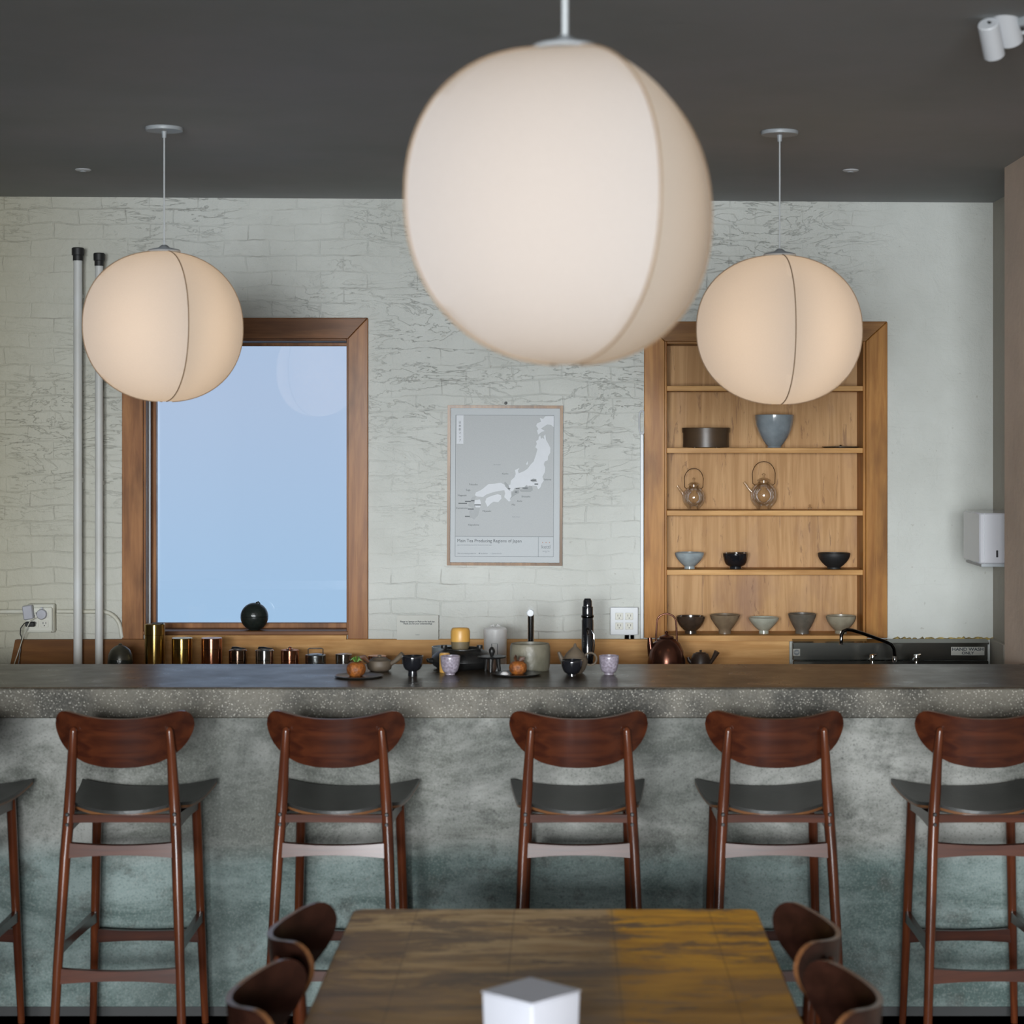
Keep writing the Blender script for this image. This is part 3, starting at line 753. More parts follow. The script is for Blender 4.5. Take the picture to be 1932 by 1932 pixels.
# white paper box on the table
nb = thing('white_paper_box', 'white square paper box standing on the dining table, cut off by the bottom edge', 'box', (-.052, 3.42, .75), math.radians(47))
b = MB(); s = .0595
t = bmesh.new(); lo = [t.verts.new((x*s*.93, y*s*.93, 0)) for x, y in ((-1, -1), (1, -1), (1, 1), (-1, 1))]
hi = [t.verts.new((x*s, y*s, .165)) for x, y in ((-1, -1), (1, -1), (1, 1), (-1, 1))]
t.faces.new(lo); t.faces.new(hi)
for i in range(4): t.faces.new((lo[i], lo[(i+1) % 4], hi[(i+1) % 4], hi[i]))
bmesh.ops.recalc_face_normals(t, faces=t.faces)
bmesh.ops.bevel(t, geom=list(t.edges), offset=.004, segments=3, profile=.5, affect='EDGES'); b._merge(t)
b.build('box_body', M['napkin'], nb)
b = MB(); b.box(-s-.0012, s+.0012, -s-.0012, s+.0012, .1645, .1685, .0015); b.build('lid', M['napkin'], nb)

# ------------------------------------------------------------------ wall pipes, conduit, outlets
yp = DW-.075
for px, pyt, w, lab in ((147, 484, 16.5, 'taller of the two white vertical pipes left of the window'), (187, 494, 15, 'shorter of the two white vertical pipes, beside the window frame')):
    x = PX(px, yp); zt = PZ(pyt, yp); r = w/2*yp/F
    pp = thing('wall_pipe', lab, 'pipe', (x, yp, zc), 0, 'white vertical pipes on the wall')
    b = MB(); b.tube([(0, 0, 0), (0, 0, zt-zc)], r, 20); b.build('pipe', M['pipewhite'], pp)
    b = MB(); h = zt-zc; b.lathe([(0, h-.018), (r*1.12, h-.018), (r*1.15, h+.004), (r*1.38, h+.006), (r*1.4, h+.034), (r*1.2, h+.038), (0, h+.038)], 24)
    tag(b.build('pipe_cap', M['capblack'], pp), 'black rubber cap')
    b = MB(); b.box(-.012, .012, 0, .06, h*.45, h*.45+.02, .002); b.box(-.012, .012, 0, .06, h*.9, h*.9+.02, .002); b.build('bracket', M['pipewhite'], pp)
yc = DW-.018
def pt(px, py, D): return (PX(px, D), D, PZ(py, D))
b = MB(); b.tube([pt(-60, 1154, yc), pt(50, 1154, yc)], .010, 12)
tag(b.build('conduit', M['conduit']), 'painted horizontal conduit running left from the socket box to the photo edge', 'conduit')
arc = [pt(108, 1153.5, yc), pt(190, 1154, yc)]+[pt(192+36*math.sin(a), 1192-38*math.cos(a), yc) for a in [i*PI/2/8 for i in range(9)]]+[pt(230, 1203, yc)]
b = MB(); b.tube(arc, .0092, 12)
tag(b.build('conduit', M['conduit']), 'painted conduit passing behind the two pipes and bending down to the wooden board', 'conduit')
def socket(parent, x, z, y, s=1.0):
    sk = MB(); sk.box(x-.0165*s, x+.0165*s, y-.003, y, z-.0145*s, z+.0145*s, .001); so = sk.build('socket', M['plastic_white'], parent)
    b = MB()
    for dx in (-.006, .006): b.box(x+dx*s-.0012, x+dx*s+.0012, y-.0036, y-.0028, z-.001, z+.008*s)
    b.lathe([(0, 0), (.0026*s, 0), (.0026*s, .0008), (0, .0008)], 10, T(x, y-.0028, z-.0075*s) @ RX(PI/2))
    b.build('slot', M['black'], so)
# quad outlet by the shelves
ou = thing('wall_outlet', 'white four-socket outlet box on the wall between the black dispenser and the shelves', 'outlet', (PX(1177, DW), DW, PZ(1170, DW)))
b = MB(); b.box(-.056, .056, -.045, 0, -.056, .056, .004); b.build('outlet_box', M['plastic_white'], ou)
b = MB(); b.box(-.060, .060, -.050, -.045, -.060, .060, .003); b.build('face_plate', M['whitemetal'], ou)
for dx in (-.0215, .0215):
    for dz in (-.021, .021): socket(ou, dx, dz, -.050)
b = MB(); b.tube([(.012, -.02, -.057), (.012, -.02, -.078)], .010, 12); b.tube([(.036, -.02, -.057), (.036, -.02, -.078)], .008, 12)
b.build('conduit_fitting', M['darkchrome'], ou)
# left outlet with plug and adapter
ol = thing('wall_outlet', 'ivory outlet box with plugs in it at the far left of the wall', 'outlet', (PX(80, DW), DW, PZ(1166, DW)))
b = MB(); b.box(-.058, .062, -.04, 0, -.06, .064, .006); b.build('outlet_box', M['conduit'], ol)
b = MB(); b.box(-.060, .056, -.045, -.04, -.058, .052, .008); b.build('face_plate', M['plastic_white'], ol)
for dx in (-.021, .021):
    for dz in (-.021, .021): socket(ol, dx, dz, -.045)
ra = thing('night_light', 'round pale grey plug-in disc on the upper right socket of the left outlet', 'plug', (PX(85, DW), DW-.048, PZ(1157, DW)))
b = MB(); b.lathe([(0, 0), (.022, 0), (.0225, .012), (.019, .017), (0, .018)], 24, RX(PI/2)); b.build('disc', M['plastic_grey'], ra)
b = MB(); b.box(-.004, .004, -.008, -.002, .018, .030, .001); b.build('tab', M['plastic_grey'], ra)
ad = thing('white_adapter', 'pale squarish power adapter leaning out of the left outlet, its cord hanging down', 'adapter', (PX(61, DW), DW-.05, PZ(1152, DW)))
b = MB(); b.box(-.021, .021, -.032, 0, -.032, .028, .004, RY(math.radians(-8)))
b.build('adapter_body', M['plastic_grey'], ad)
b = MB(); ax, ay, az = ad.location
def rel(pts, o): return [tuple(Vector(p)-Vector(o.location)) for p in pts]
b.tube(rel([pt(66, 1166, DW-.08), pt(58, 1170, DW-.09), pt(52, 1182, DW-.085), pt(46, 1196, DW-.075), pt(41, 1210, DW-.06), pt(33, 1235, DW-.06), pt(27, 1252, DW-.07), pt(22, 1272, DW-.08)], ad), .0021, 8)
b.build('power_cord', M['conduit'], ad)
bp = thing('black_plug', 'black plug with a short looped cord in the lower left socket of the left outlet', 'plug', (PX(65, DW), DW-.048, PZ(1175, DW)))
b = MB(); b.box(-.022, .020, -.026, 0, -.011, .011, .004); b.build('plug_body', M['black_plastic'], bp)
b = MB(); b.tube(rel([pt(56, 1174, DW-.06), pt(46, 1176, DW-.06), pt(39, 1185, DW-.055), pt(38, 1196, DW-.05), pt(41, 1203, DW-.045), pt(38, 1230, DW-.05), pt(34, 1262, DW-.06)], bp), .0022, 8); b.build('plug_cord', M['black_plastic'], bp)
# thin raceway beside the shelves with oval pull handle
rw = thing('wall_raceway', 'thin white vertical raceway with an oval loop at its top, left of the shelves', 'raceway', (PX(1211, DW), DW, PZ(1205, DW)))
b = MB(); h = PZ(815, DW)-PZ(1205, DW); b.box(-.0075, .0075, -.014, 0, 0, h, .003); b.build('channel', M['whitemetal'], rw)
b = MB(); hz = PZ(797, DW)-PZ(1205, DW)
lp = []
for i in range(28):
    a = 2*PI*i/28; lp.append((.0125*math.cos(a), -.016, hz+.05*math.copysign(abs(math.sin(a))**.6, math.sin(a))+0))
b.tube(lp, .0036, 8, closed=True); b.build('loop_handle', M['whitemetal'], rw)

# ------------------------------------------------------------------ framed map poster
fx0, fx1, fz1, fz0 = PX(844.5, DW), PX(1061.5, DW), PZ(765, DW), PZ(1066.5, DW)
po = thing('framed_map_poster', 'thin oak framed grey map poster of Japan hanging on the white brick wall', 'poster', ((fx0+fx1)/2, DW, (fz0+fz1)/2))
po.rotation_euler = (0, math.radians(.25), 0)
W2, H2 = (fx1-fx0)/2, (fz1-fz0)/2; fw = .0125
for nm, pts in (('frame_side', [(-W2, -H2), (-W2+fw, -H2+fw), (-W2+fw, H2-fw), (-W2, H2)]), ('frame_side', [(W2, -H2), (W2, H2), (W2-fw, H2-fw), (W2-fw, -H2+fw)]),
                ('frame_rail', [(-W2, H2), (-W2+fw, H2-fw), (W2-fw, H2-fw), (W2, H2)]), ('frame_rail', [(-W2, -H2), (W2, -H2), (W2-fw, -H2+fw), (-W2+fw, -H2+fw)])):
    b = MB(); b.prism(pts, -.026, -.002); b.build(nm, M['oakframe'], po)
b = MB(); b.box(-W2+fw, W2-fw, -.012, -.003, -H2+fw, H2-fw); sheet = b.build('poster_sheet', M['poster'], po)
def mp(cx, cy):     # crop pixels of the poster to local coordinates
    return (-W2+(cx-78)/(1318-78)*2*W2, H2-(cy-132)/(1856-132)*2*H2)
def patch(name, pts, m, y):
    b = MB(); q = [mp(*p) for p in pts]
    f = b.bm.faces.new([b.bm.verts.new((x, y, z)) for x, z in q]); f.normal_update()
    if f.normal.y > 0: f.normal_flip()
    bmesh.ops.triangulate(b.bm, faces=[f]); return b.build(name, m, sheet)
yq = -.0122
def rectp(x0, y0_, x1, y1_): return [(x0, y0_), (x1, y0_), (x1, y1_), (x0, y1_)]
patch('sea_panel', rectp(165, 238, 1222, 1545), M['sea'], yq)
honshu = [(1060, 470), (1075, 455), (1085, 490), (1100, 478), (1118, 495), (1112, 460), (1130, 442), (1137, 500), (1160, 540), (1185, 590), (1183, 640), (1160, 680), (1157, 720), (1125, 735), (1115, 765), (1130, 800), (1125, 850), (1100, 900), (1115, 940), (1090, 975), (1080, 1012), (1055, 1035), (1040, 1000), (1000, 995), (960, 1000), (930, 990), (900, 1012), (850, 1012), (800, 1022), (785, 1050), (760, 1060), (768, 1110), (752, 1140), (758, 1160), (740, 1168), (712, 1140), (690, 1120), (700, 1080), (690, 1045), (650, 1052), (590, 1062), (540, 1078), (500, 1092), (460, 1120), (400, 1115), (375, 1100), (385, 1070), (430, 1050), (460, 1030), (490, 1005), (520, 980), (590, 975), (650, 965), (690, 985), (720, 1000), (755, 985), (762, 940), (800, 905), (812, 870), (805, 828), (852, 805), (836, 835), (845, 862), (900, 840), (940, 812), (975, 765), (1005, 735), (1030, 660), (1045, 600), (1022, 582), (1038, 545), (1030, 515), (1055, 500)]
patch('land_shape', honshu, M['land'], yq-.0003)
patch('land_shape', [(1070, 265), (1105, 275), (1130, 247), (1222, 245), (1222, 365), (1190, 340), (1150, 335), (1110, 360), (1082, 380), (1122, 405), (1090, 415), (1052, 445), (1040, 400), (1055, 385), (1030, 350), (1040, 325), (1082, 305)], M['land'], yq-.0003)
patch('land_shape', [(485, 1170), (500, 1130), (560, 1105), (620, 1088), (655, 1100), (660, 1135), (625, 1175), (575, 1170), (545, 1190), (510, 1225)], M['land'], yq-.0003)
patch('land_shape', [(375, 1155), (430, 1145), (440, 1190), (432, 1232), (385, 1232), (368, 1200)], M['land'], yq-.0003)
patch('land_shape', [(925, 760), (940, 730), (943, 760), (932, 775)], M['land'], yq-.0003)
patch('land_region', [(345, 1120), (385, 1110), (375, 1155), (368, 1200), (385, 1232), (432, 1232), (410, 1320), (365, 1365), (340, 1345), (318, 1350), (315, 1270), (345, 1240), (300, 1210), (320, 1165)], M['land_soft'], yq-.0005)
patch('land_region', [(850, 1038), (900, 1035), (925, 988), (945, 1012), (960, 995), (990, 1000), (997, 1045), (970, 1062), (930, 1062), (870, 1062)], M['land_grey'], yq-.0006)
patch('land_region', [(770, 1070), (810, 1040), (850, 1040), (850, 1075), (800, 1100), (750, 1140), (768, 1110)], M['land_grey'], yq-.0006)
patch('land_region', [(688, 965), (702, 955), (735, 990), (755, 1050), (740, 1045), (700, 1005)], M['land_grey'], yq-.0006)
patch('land_region', [(968, 945), (1000, 918), (1035, 925), (1042, 952), (1000, 958)], M['land_grey'], yq-.0006)
for x0, x1, y_ in ((975, 1030, 937), (1015, 1055, 978), (885, 942, 1022), (812, 855, 1028), (805, 830, 1065), (730, 755, 1028), (268, 330, 1167), (333, 368, 1160), (197, 290, 1189), (368, 438, 1205), (300, 362, 1250), (268, 320, 1330)):
    patch('marker_bar', rectp(x0, y_-6, x1, y_+6), M['ink'], yq-.0008)
patch('title_flag', rectp(175, 238, 248, 548), M['land'], yq-.0003)
for r in (rectp(165, 236, 1224, 240), rectp(162, 238, 166, 1762), rectp(1220, 238, 1224, 1762), rectp(165, 1543, 1222, 1547), rectp(165, 1760, 1222, 1764), rectp(1058, 1545, 1062, 1762)):
    patch('border_line', r, M['ink_grey'], yq-.0004)
pu = 2*W2/1240
def ptxt(body, cx, cy, cs, m=None, align='CENTER', bold=0., xs=1.0):
    x, z = mp(cx, cy); return text('lettering', body, x, z, yq-.0007, cs*pu, m or M['ink'], sheet, align, bold=bold, xs=xs, ext=.0001)
ptxt('Main Tea Producing Regions of Japan', 185, 1592, 50, None, 'LEFT', 0, .93)
ptxt('Japan’s main tea producing areas and the characteristics of each region', 188, 1637, 18, M['ink_grey'], 'LEFT', xs=.72)
ptxt('Main tea producing prefectures      ● Tea districts      •  Centres of trade', 190, 1728, 18, M['ink_grey'], 'LEFT', xs=.88)
ptxt('kettl', 1142, 1655, 54, M['ink_grey'])
ptxt('•  •  •', 1142, 1608, 40, M['ink_orange'])
ptxt('Japanese Tea', 1142, 1700, 14, M['ink_grey']); ptxt('NY', 1142, 1714, 12, M['ink_grey'])
for k, cc in enumerate('日本茶マップ'): ptxt(cc, 209, 318+k*38.5, 30)
for body, cx_, cy_ in (('Kyoto', 700, 868), ('Fukuoka', 358, 985), ('Saga', 302, 1045), ('Nagasaki', 237, 1103), ('Kumamoto', 235, 1240), ('Miyazaki', 503, 1272), ('Kagoshima', 362, 1420), ('Shizuoka', 923, 1113), ('Aichi', 855, 1163), ('Mie', 790, 1202), ('Saitama', 1155, 928)):
    ptxt(body, cx_, cy_, 27)
ptxt('Sea of Japan', 612, 770, 16, M['ink_grey']); ptxt('Pacific Ocean', 818, 1333, 16, M['ink_grey'])
nail = MB(); nail.lathe([(0, 0), (.0055, .001), (.0065, .004), (.0045, .008), (0, .009)], 14, T(PX(954.5, DW), DW-.0005, PZ(760.5, DW)) @ RX(PI/2))
tag(nail.build('wall_nail', M['black']), 'small dark round nail head just above the framed map poster', 'nail')

# paper notice
no = thing('paper_notice', 'small paper notice asking for no laptops, propped on the wooden ledge', 'notice', (PX(789, DW), DW-.034, PZ(1205.5, DW)))
b = MB(); w2 = 39*DW/F; hh = 46*DW/F; b.box(-w2, w2, -.0022, -.0008, 0, hh, 0); b.build('paper_sheet', M['paper'], no)
text('lettering', 'Please no laptops or iPads at the back bar.', 0, hh-.0275, -.0024, .0096, M['ink'], no, bold=.00035, xs=.92, ext=.0001)
text('lettering', 'Thank you for your understanding!', 0, hh-.0365, -.0024, .0096, M['ink'], no, bold=.00035, xs=.92, ext=.0001)
text('lettering', 'kettl', 0, .022, -.0024, .009, M['ink_grey'], no, ext=.0001)

# ------------------------------------------------------------------ canisters on the back counter
def canister(px0, px1, pyt, D, m, label, lid='plain', lidm=None):
    x = PX((px0+px1)/2, D); r = (px1-px0)/2*D/F; h = PZ(pyt, D)-zc
    c = thing('tea_canister', label, 'canister', (x, D, zc), random.uniform(0, 6), 'metal tea canisters on the back counter')
    hl = min(.045, h*.4)
    b = MB(); b.lathe([(0, 0), (r-.001, 0), (r, .002), (r, h-hl-.0008), (r-.0015, h-hl), (0, h-hl)], 48); b.build('canister_body', m, c)
    b = MB(); b.lathe([(0, h-hl+.0006), (r+.0003, h-hl+.0006), (r+.0003, h-.002), (r-.0015, h), (0, h)], 48); lo = b.build('lid', m, c)
    lm = lidm or m; c.rotation_euler[2] = 0
    if lid == 'scoop':
        b = MB()
        b.tube([(-r*.7, 0, h+.012), (-r*.2, 0, h+.006), (r*.3, 0, h+.004), (r*.85, 0, h+.007)], [.009, .015, .011, .003], 10, flat=1.0)
        for v in b.bm.verts: v.co.z = h+.0005+(v.co.z-h)*.62 if v.co.z > h else h+.0005
        b.build('tea_scoop', lm, c)
    if lid == 'flat':
        b = MB(); b.box(-r*.25, r*.85, -.012, .012, h+.0003, h+.005, .001); b.build('tea_scoop', lm, c)
    if lid == 'knob':
        b = MB(); b.lathe([(0, h), (r*.45, h), (r*.4, h+.004), (.006, h+.006), (.007, h+.011), (0, h+.014)], 20); b.build('lid_knob', lm, c)
    if lid == 'wire':
        b = MB(); b.lathe([(0, h), (r*.8, h), (r*.6, h+.004), (0, h+.006)], 24)
        b.tube([(-r*.72, 0, h), (-r*.72, 0, h+.022), (-r*.6, 0, h+.026), (r*.6, 0, h+.026), (r*.72, 0, h+.022), (r*.72, 0, h)], .0022, 8)
        b.build('lid_handle', lm, c)
    return c
DC = 8.42
canister(273, 311, 1177, DC, M['brass'], 'tallest brass canister at the left end of the canister row', 'flat', M['blackmetal'])
canister(324, 363, 1203.5, DC, M['brass'], 'medium brass canister between the tallest canister and the copper one')
canister(380, 419, 1203.5, DC, M['copper'], 'medium copper canister, third from the left in the row')
canister(432, 466, 1226, DC, M['bronze'], 'short dark bronze canister with a tilted scoop on top', 'scoop', M['blackmetal'])
canister(482, 517, 1226, DC, M['silver'], 'short silver canister with a black scoop lying on its lid', 'scoop', M['blackmetal'])
canister(530, 564, 1226, DC, M['copper'], 'short copper canister with a knob on its lid', 'knob')
canister(576, 615, 1235, DC, M['pewter'], 'squat pewter canister with a wire handle on its lid', 'wire', M['pewter'])
canister(633, 664, 1233.5, DC, M['silver'], 'small silver canister just left of the near pastry plate')
canister(694, 729, 1237, DC, M['copper'], 'small copper canister half hidden behind the grey side-handle teapot')
canister(758, 792, 1237, DC, M['bronze'], 'small dark canister half hidden behind the black footed cup')

def solid(name, prof, m, x, y, z, label, cat, seg=40, group=None, wob=0):
    b = MB(); b.lathe(prof, seg, wob=wob, seed=int(abs(x)*1000)); o = b.build(name, m, ang=50, loc=(x, y, z)); return tag(o, label, cat, group)
def bowlprof(R, h, fr, fh, t=.004, bulge=.5):
    # closed wall profile: foot, outer wall, rim, inner wall
    out = [(0, .002), (fr-.003, .002), (fr-.003, 0), (fr, 0), (fr*.96, fh)]
    for i in range(1, 9):
        u = i/8; out.append((fr*.96+(R-fr*.96)*((1-(1-u)**2.0)**.5 if bulge < .45 else 1-(1-u)**(1.12/bulge)), fh+(h-fh)*u))
    inn = [(r-t, z+(.0015 if i == 7 else 0)) for i, (r, z) in enumerate(out[5:])]
    out.append((R-t*.4, h+.0012))
    return out+inn[::-1]+[(fr*.8, fh+t), (0, fh+t)]

# round pot on the back counter and orb on the sill
x = PX(227, 8.4)
pot = thing('round_pot', 'dark olive round lidded pot on the back counter beside the pipes', 'pot', (x, 8.4, zc))
b = MB(); b.lathe([(0, 0), (.025, 0), (.040, .012), (.051, .035), (.0525, .055), (.051, .066), (0, .066)], 40); b.build('pot_body', M['greenblack'], pot)
b = MB(); b.lathe([(0, .067), (.0515, .067), (.049, .085), (.040, .105), (.022, .120), (.009, .125), (.006, .131), (0, .133)], 40); b.build('lid', plain('olive_bronze_glaze', (.075, .07, .05), .28, .3, (.04, .037, .028), 25), pot)
x = PX(480, DW+.05)
orb = thing('black_orb_vase', 'black spherical stoneware jar standing on the window sill', 'jar', (x, DW+.05, wz0+.004))
rr = .0605; cc = .058
prof = [(0, .0), (.024, .0)]+[(rr*math.sin(a), cc-rr*math.cos(a)) for a in [.45+i*(1.12)/8 for i in range(9)]]
b = MB(); b.lathe(prof+[(0, prof[-1][1])], 40); b.build('jar_body', M['greenblack'], orb)
prof = [(0, cc+.0005), (rr*.985, cc+.0008)]+[(rr*math.sin(a), cc-rr*math.cos(a)) for a in [PI/2+.05+i*(1.47)/10 for i in range(11)]]
b = MB(); b.lathe(prof[:-1]+[(0, cc+rr)], 40); b.tube([(.010, -.004, cc+rr*.96), (.018, -.006, cc+rr*1.06), (.026, -.007, cc+rr*.93)], [.006, .0035, .003], 8)
b.build('lid', M['greenblack'], orb)

# ------------------------------------------------------------------ things on the bar
HB = H
def yb(py): return F*(EYE-HB)/(py-CY)       # depth of a footprint on the bar
# left plate with round dough bun
D = yb(1277.5); x = PX(677, D)
pl = solid('slate_plate', [(0, 0), (.070, 0), (.080, .004), (.082, .007), (.078, .0075), (.068, .004), (0, .004)], M['slate'], x, D, HB, 'dark round plate under the garnished bun, left end of the tableware', 'plate', group='dark plates with buns')
bn = thing('fried_bun', 'orange fried bun with a green garnish on the left plate', 'bun', (PX(672, D), D-.005, HB+.0045))
b = MB(); b.lathe([(0, 0), (.020, .0), (.029, .010), (.0315, .024), (.029, .036), (.020, .045), (0, .048)], 28, wob=.03, seed=4); b.build('bun_body', M['orange'], bn)
b = MB()
for i in range(9):
    a = i*2.4; r0 = .010
    b.tube([(r0*.3*math.cos(a), r0*.3*math.sin(a), .046), (r0*math.cos(a), r0*math.sin(a), .056+.004*(i % 3)), (r0*1.9*math.cos(a), r0*1.9*math.sin(a), .052+.005*(i % 2))], [.002, .0045, .001], 6, flat=.4)
tag(b.build('garnish', M['garnish'], bn), 'bright green leafy sprig')
b = MB(); b.tube([(.003, .004, .040), (.010, .010, .058), (.026, .014, .060), (.042, .012, .044)], [.004, .011, .012, .005], 10, flat=.6); b.build('dark_curl', M['crisp'], bn)
# side handle teapot
D = yb(1266); x = PX(716, D)
kt = thing('side_handle_teapot', 'grey-brown clay teapot with an upward side handle behind the left bun', 'teapot', (x, D, HB))
b = MB(); b.lathe([(0, 0), (.030, 0), (.040, .008), (.044, .022), (.040, .036), (.030, .041), (0, .041)], 36); b.build('pot_body', M['taupepot'], kt)
b = MB(); b.lathe([(0, .0415), (.029, .0415), (.024, .046), (.006, .048), (.007, .054), (0, .056)], 28); b.build('lid', M['taupepot'], kt)
b = MB(); b.tube([(.036, -.008, .024), (.055, -.014, .036), (.082, -.020, .060)], [.0075, .0078, .0105], 14); b.build('handle', M['taupepot'], kt)
b = MB(); b.tube([(-.034, .0, .028), (-.048, -.006, .036), (-.056, -.010, .046)], [.009, .006, .0045], 10); b.build('spout', M['taupepot'], kt)
# black footed cup
D = yb(1275); x = PX(778.5, D)
solid('black_cup', bowlprof(.0365, .066, .0155, .016, .003, .42), M['blackglaze'], x, D, HB, 'glossy black footed cup, left of the speckled lavender cup', 'cup', group='tea cups on the bar')
D2c = yb(1272.5); x = PX(849.5, D2c)
solid('speckled_cup', bowlprof(.0335, .062, .0165, .004, .003, .42), M['lavender'], x, D2c, HB, 'speckled lavender cup in front of the golden bamboo stand', 'cup', group='tea cups on the bar')
# bamboo cylinder behind it
D = yb(1268); x = PX(839, D)
wh = thing('bamboo_stand', 'golden bamboo cylinder standing behind the speckled lavender cup', 'bamboo holder', (x, D, HB))
b = MB(); b.lathe([(0, 0), (.0175, 0), (.018, .002), (.018, .062), (.0165, .064), (.015, .062), (.015, .01), (0, .01)], 32); b.build('holder_body', M['bamboo'], wh)
b = MB(); b.lathe([(0, .011), (.0148, .011), (.0148, .0655), (0, .0665)], 24); b.build('bamboo_plug', M['bamboo'], wh)
# black iron brazier
D = yb(1259.5)-.008; x = PX(872, D)
br = thing('iron_brazier', 'wide black iron pot with flared rim holding the upturned bamboo cup', 'pot', (x, D, HB))
s = D/F
b = MB(); b.lathe([(0, 0), (.085, 0), (.100, .010), (.108, .026), (.104, .042), (.088, .056), (.066, .0655), (.066, .069), (.061, .069), (.060, .060), (0, .058)], 48); b.build('pot_body', M['blackmetal'], br)
for sx in (-1, 1):
    b = MB(); b.lathe([(0, 0), (.010, 0), (.011, .006), (.010, .012), (0, .013)], 20, T(sx*.062, -.02, .069)); b.build('lug', M['blackmetal'], br)
b = MB(); b.tube([(-.100, -.03, .028), (-.116, -.04, .030), (-.118, -.042, .036)], [.011, .007, .005], 10); b.build('spout', M['blackmetal'], br)
ld = thing('bamboo_cup', 'golden bamboo cup with dark cut end on top of the black pot', 'cup', (PX(868.5, D), D, HB+.0603))
b = MB(); b.lathe([(0, .030), (.0325, .030), (.0335, .034), (.0335, .066), (.031, .075), (.026, .079), (0, .080)], 36, M=RX(math.radians(-4))); b.build('cup_body', M['bamboo'], ld)
b = MB(); b.lathe([(0, 0), (.026, 0), (.031, .014), (.0322, .030), (0, .030)], 36, M=RX(math.radians(-4))); tag(b.build('cut_base', M['bamboocut'], ld), 'dark greenish cut end')
# grey-blue bowl behind
D = 8.2; x = PX(842, D)
solid('grey_blue_basin', bowlprof(.060, PZ(1220, D)-zc, .048, .01, .004, .5), M['bluegrey'], x, D, zc, 'grey-blue round basin behind the black iron pot', 'basin')
# white notched jar
D = 8.33; x = PX(934.5, D); h = PZ(1187, D)-zc
wj = thing('white_jar', 'white porcelain jar with a square notch and a bowed lid, right of the bamboo cup', 'jar', (x, D, zc))
r = .0485
b = MB(); b.lathe([(0, 0), (r*.9, 0), (r*.93, .004), (r, h*.95), (r, h), (r-.004, h), (0, h-.004)], 40); b.build('jar_body', M['whitejar'], wj)
b = MB(); b.lathe([(0, h), (r*.99, h), (r*.9, h+.006), (r*.4, h+.012), (0, h+.011)], 36)
for sx in (-1, 1): b.tube([(sx*.004, 0, h+.009), (sx*.009, 0, h+.018), (sx*.020, 0, h+.012)], [.003, .0035, .003], 8)
b.build('lid', M['whitejar'], wj)
b = MB(); b.tube([(-.013, -r-.001, h*.25), (-.013, -r-.001, h*.72), (.010, -r-.001, h*.72), (.012, -r-.001, h*.25)], .0013, 6); b.build('notch_line', M['ink_grey'], wj)
# black tazza
D = yb(1267); x = PX(928, D)
tz = thing('iron_stand', 'small black iron stand with a round flat top, right of the black pot', 'stand', (x, D, HB))
b = MB(); b.lathe([(0, .046), (.045, .047), (.050, .051), (.049, .053), (0, .051)], 40); b.build('stand_top', M['blackmetal'], tz)
for k in range(3):
    a = k*2*PI/3+.4; b = MB(); b.tube([(.022*math.cos(a), .022*math.sin(a), .047), (.024*math.cos(a), .024*math.sin(a), .025), (.028*math.cos(a), .028*math.sin(a), 0)], [.010, .007, .006], 10); b.build('leg', M['blackmetal'], tz)
b = MB(); b.lathe([(0, .0), (.012, .0), (.017, .012), (.016, .03), (.014, .046), (0, .046)], 20); b.build('stem', M['darkclay'], tz)
b = MB(); b.lathe([(0, .0518), (.005, .052), (.0075, .058), (.0105, .066), (.010, .076), (.005, .083), (0, .085)], 24); b.build('knob', M['blackmetal'], tz)
# stone basin with tap behind
D = 6.93; x = PX(1000, D); r = 38*D/F
solid('stone_basin', [(0, 0), (r*.93, 0), (r*.97, .012), (r, .05), (r*.985, .082), (r*.93, .0915), (r*.87, .091), (r*.85, .08), (r*.84, .02), (0, .02)], M['stonejar'], x, D, HB, 'large mottled grey-green stoneware basin on the bar in front of the chrome tap', 'basin', wob=.008)
D = 8.15; x = PX(1001.5, D)
tp = thing('chrome_tap', 'upright chrome tap column rising behind the stoneware basin', 'tap', (x, D, zc))
h = PZ(1152, D)-zc
b = MB(); b.lathe([(0, 0), (.022, 0), (.022, .004), (.0132, .006), (.0132, h), (0, h)], 32); b.build('column', M['chrome'], tp)
b = MB(); b.tube([(0, .02, h), (0, -.11, h)], .0150, 28); b.build('tap_head', M['chrome'], tp)
b = MB(); b.lathe([(0, 0), (.0142, 0), (.0142, .002), (.012, .004), (0, .004)], 28, T(0, -.11, h) @ RX(PI/2)); tag(b.build('end_cap', M['whitemetal'], tp), 'bright round end face')
# second plate
D = yb(1273.5); x = PX(975, D)
solid('slate_plate', [(0, 0), (.070, 0), (.080, .004), (.084, .007), (.080, .0075), (.068, .004), (0, .004)], M['slate'], x, D, HB, 'dark round plate under the bun with the crinkled crisp, in front of the basin', 'plate', group='dark plates with buns')
bn = thing('fried_bun', 'orange fried bun topped with a brown crinkled crisp', 'bun', (PX(977, D), D, HB+.0045))
b = MB(); b.lathe([(0, 0), (.020, .0), (.028, .009), (.0305, .021), (.028, .033), (.018, .041), (0, .044)], 28, wob=.03, seed=9); b.build('bun_body', M['orange'], bn)
b = MB()
for i in range(8):
    a = i*2.1; q = .012+.004*(i % 3)
    b.tube([(q*.4*math.cos(a), q*.3*math.sin(a), .040), (q*math.cos(a), q*.8*math.sin(a), .050+.004*(i % 3)), (q*1.6*math.cos(a)+.004, q*math.sin(a), .048+.006*(i % 2))], [.004, .009, .003], 8, flat=.35)
b.build('crisp', M['crisp'], bn)
solid('cream_dollop', [(0, 0), (.013, 0), (.014, .004), (.008, .010), (0, .011)], M['whitejar'], PX(952, D-.03), D-.03, HB+.0042, 'small white dollop on the plate, left of the bun with the crisp', 'cream')
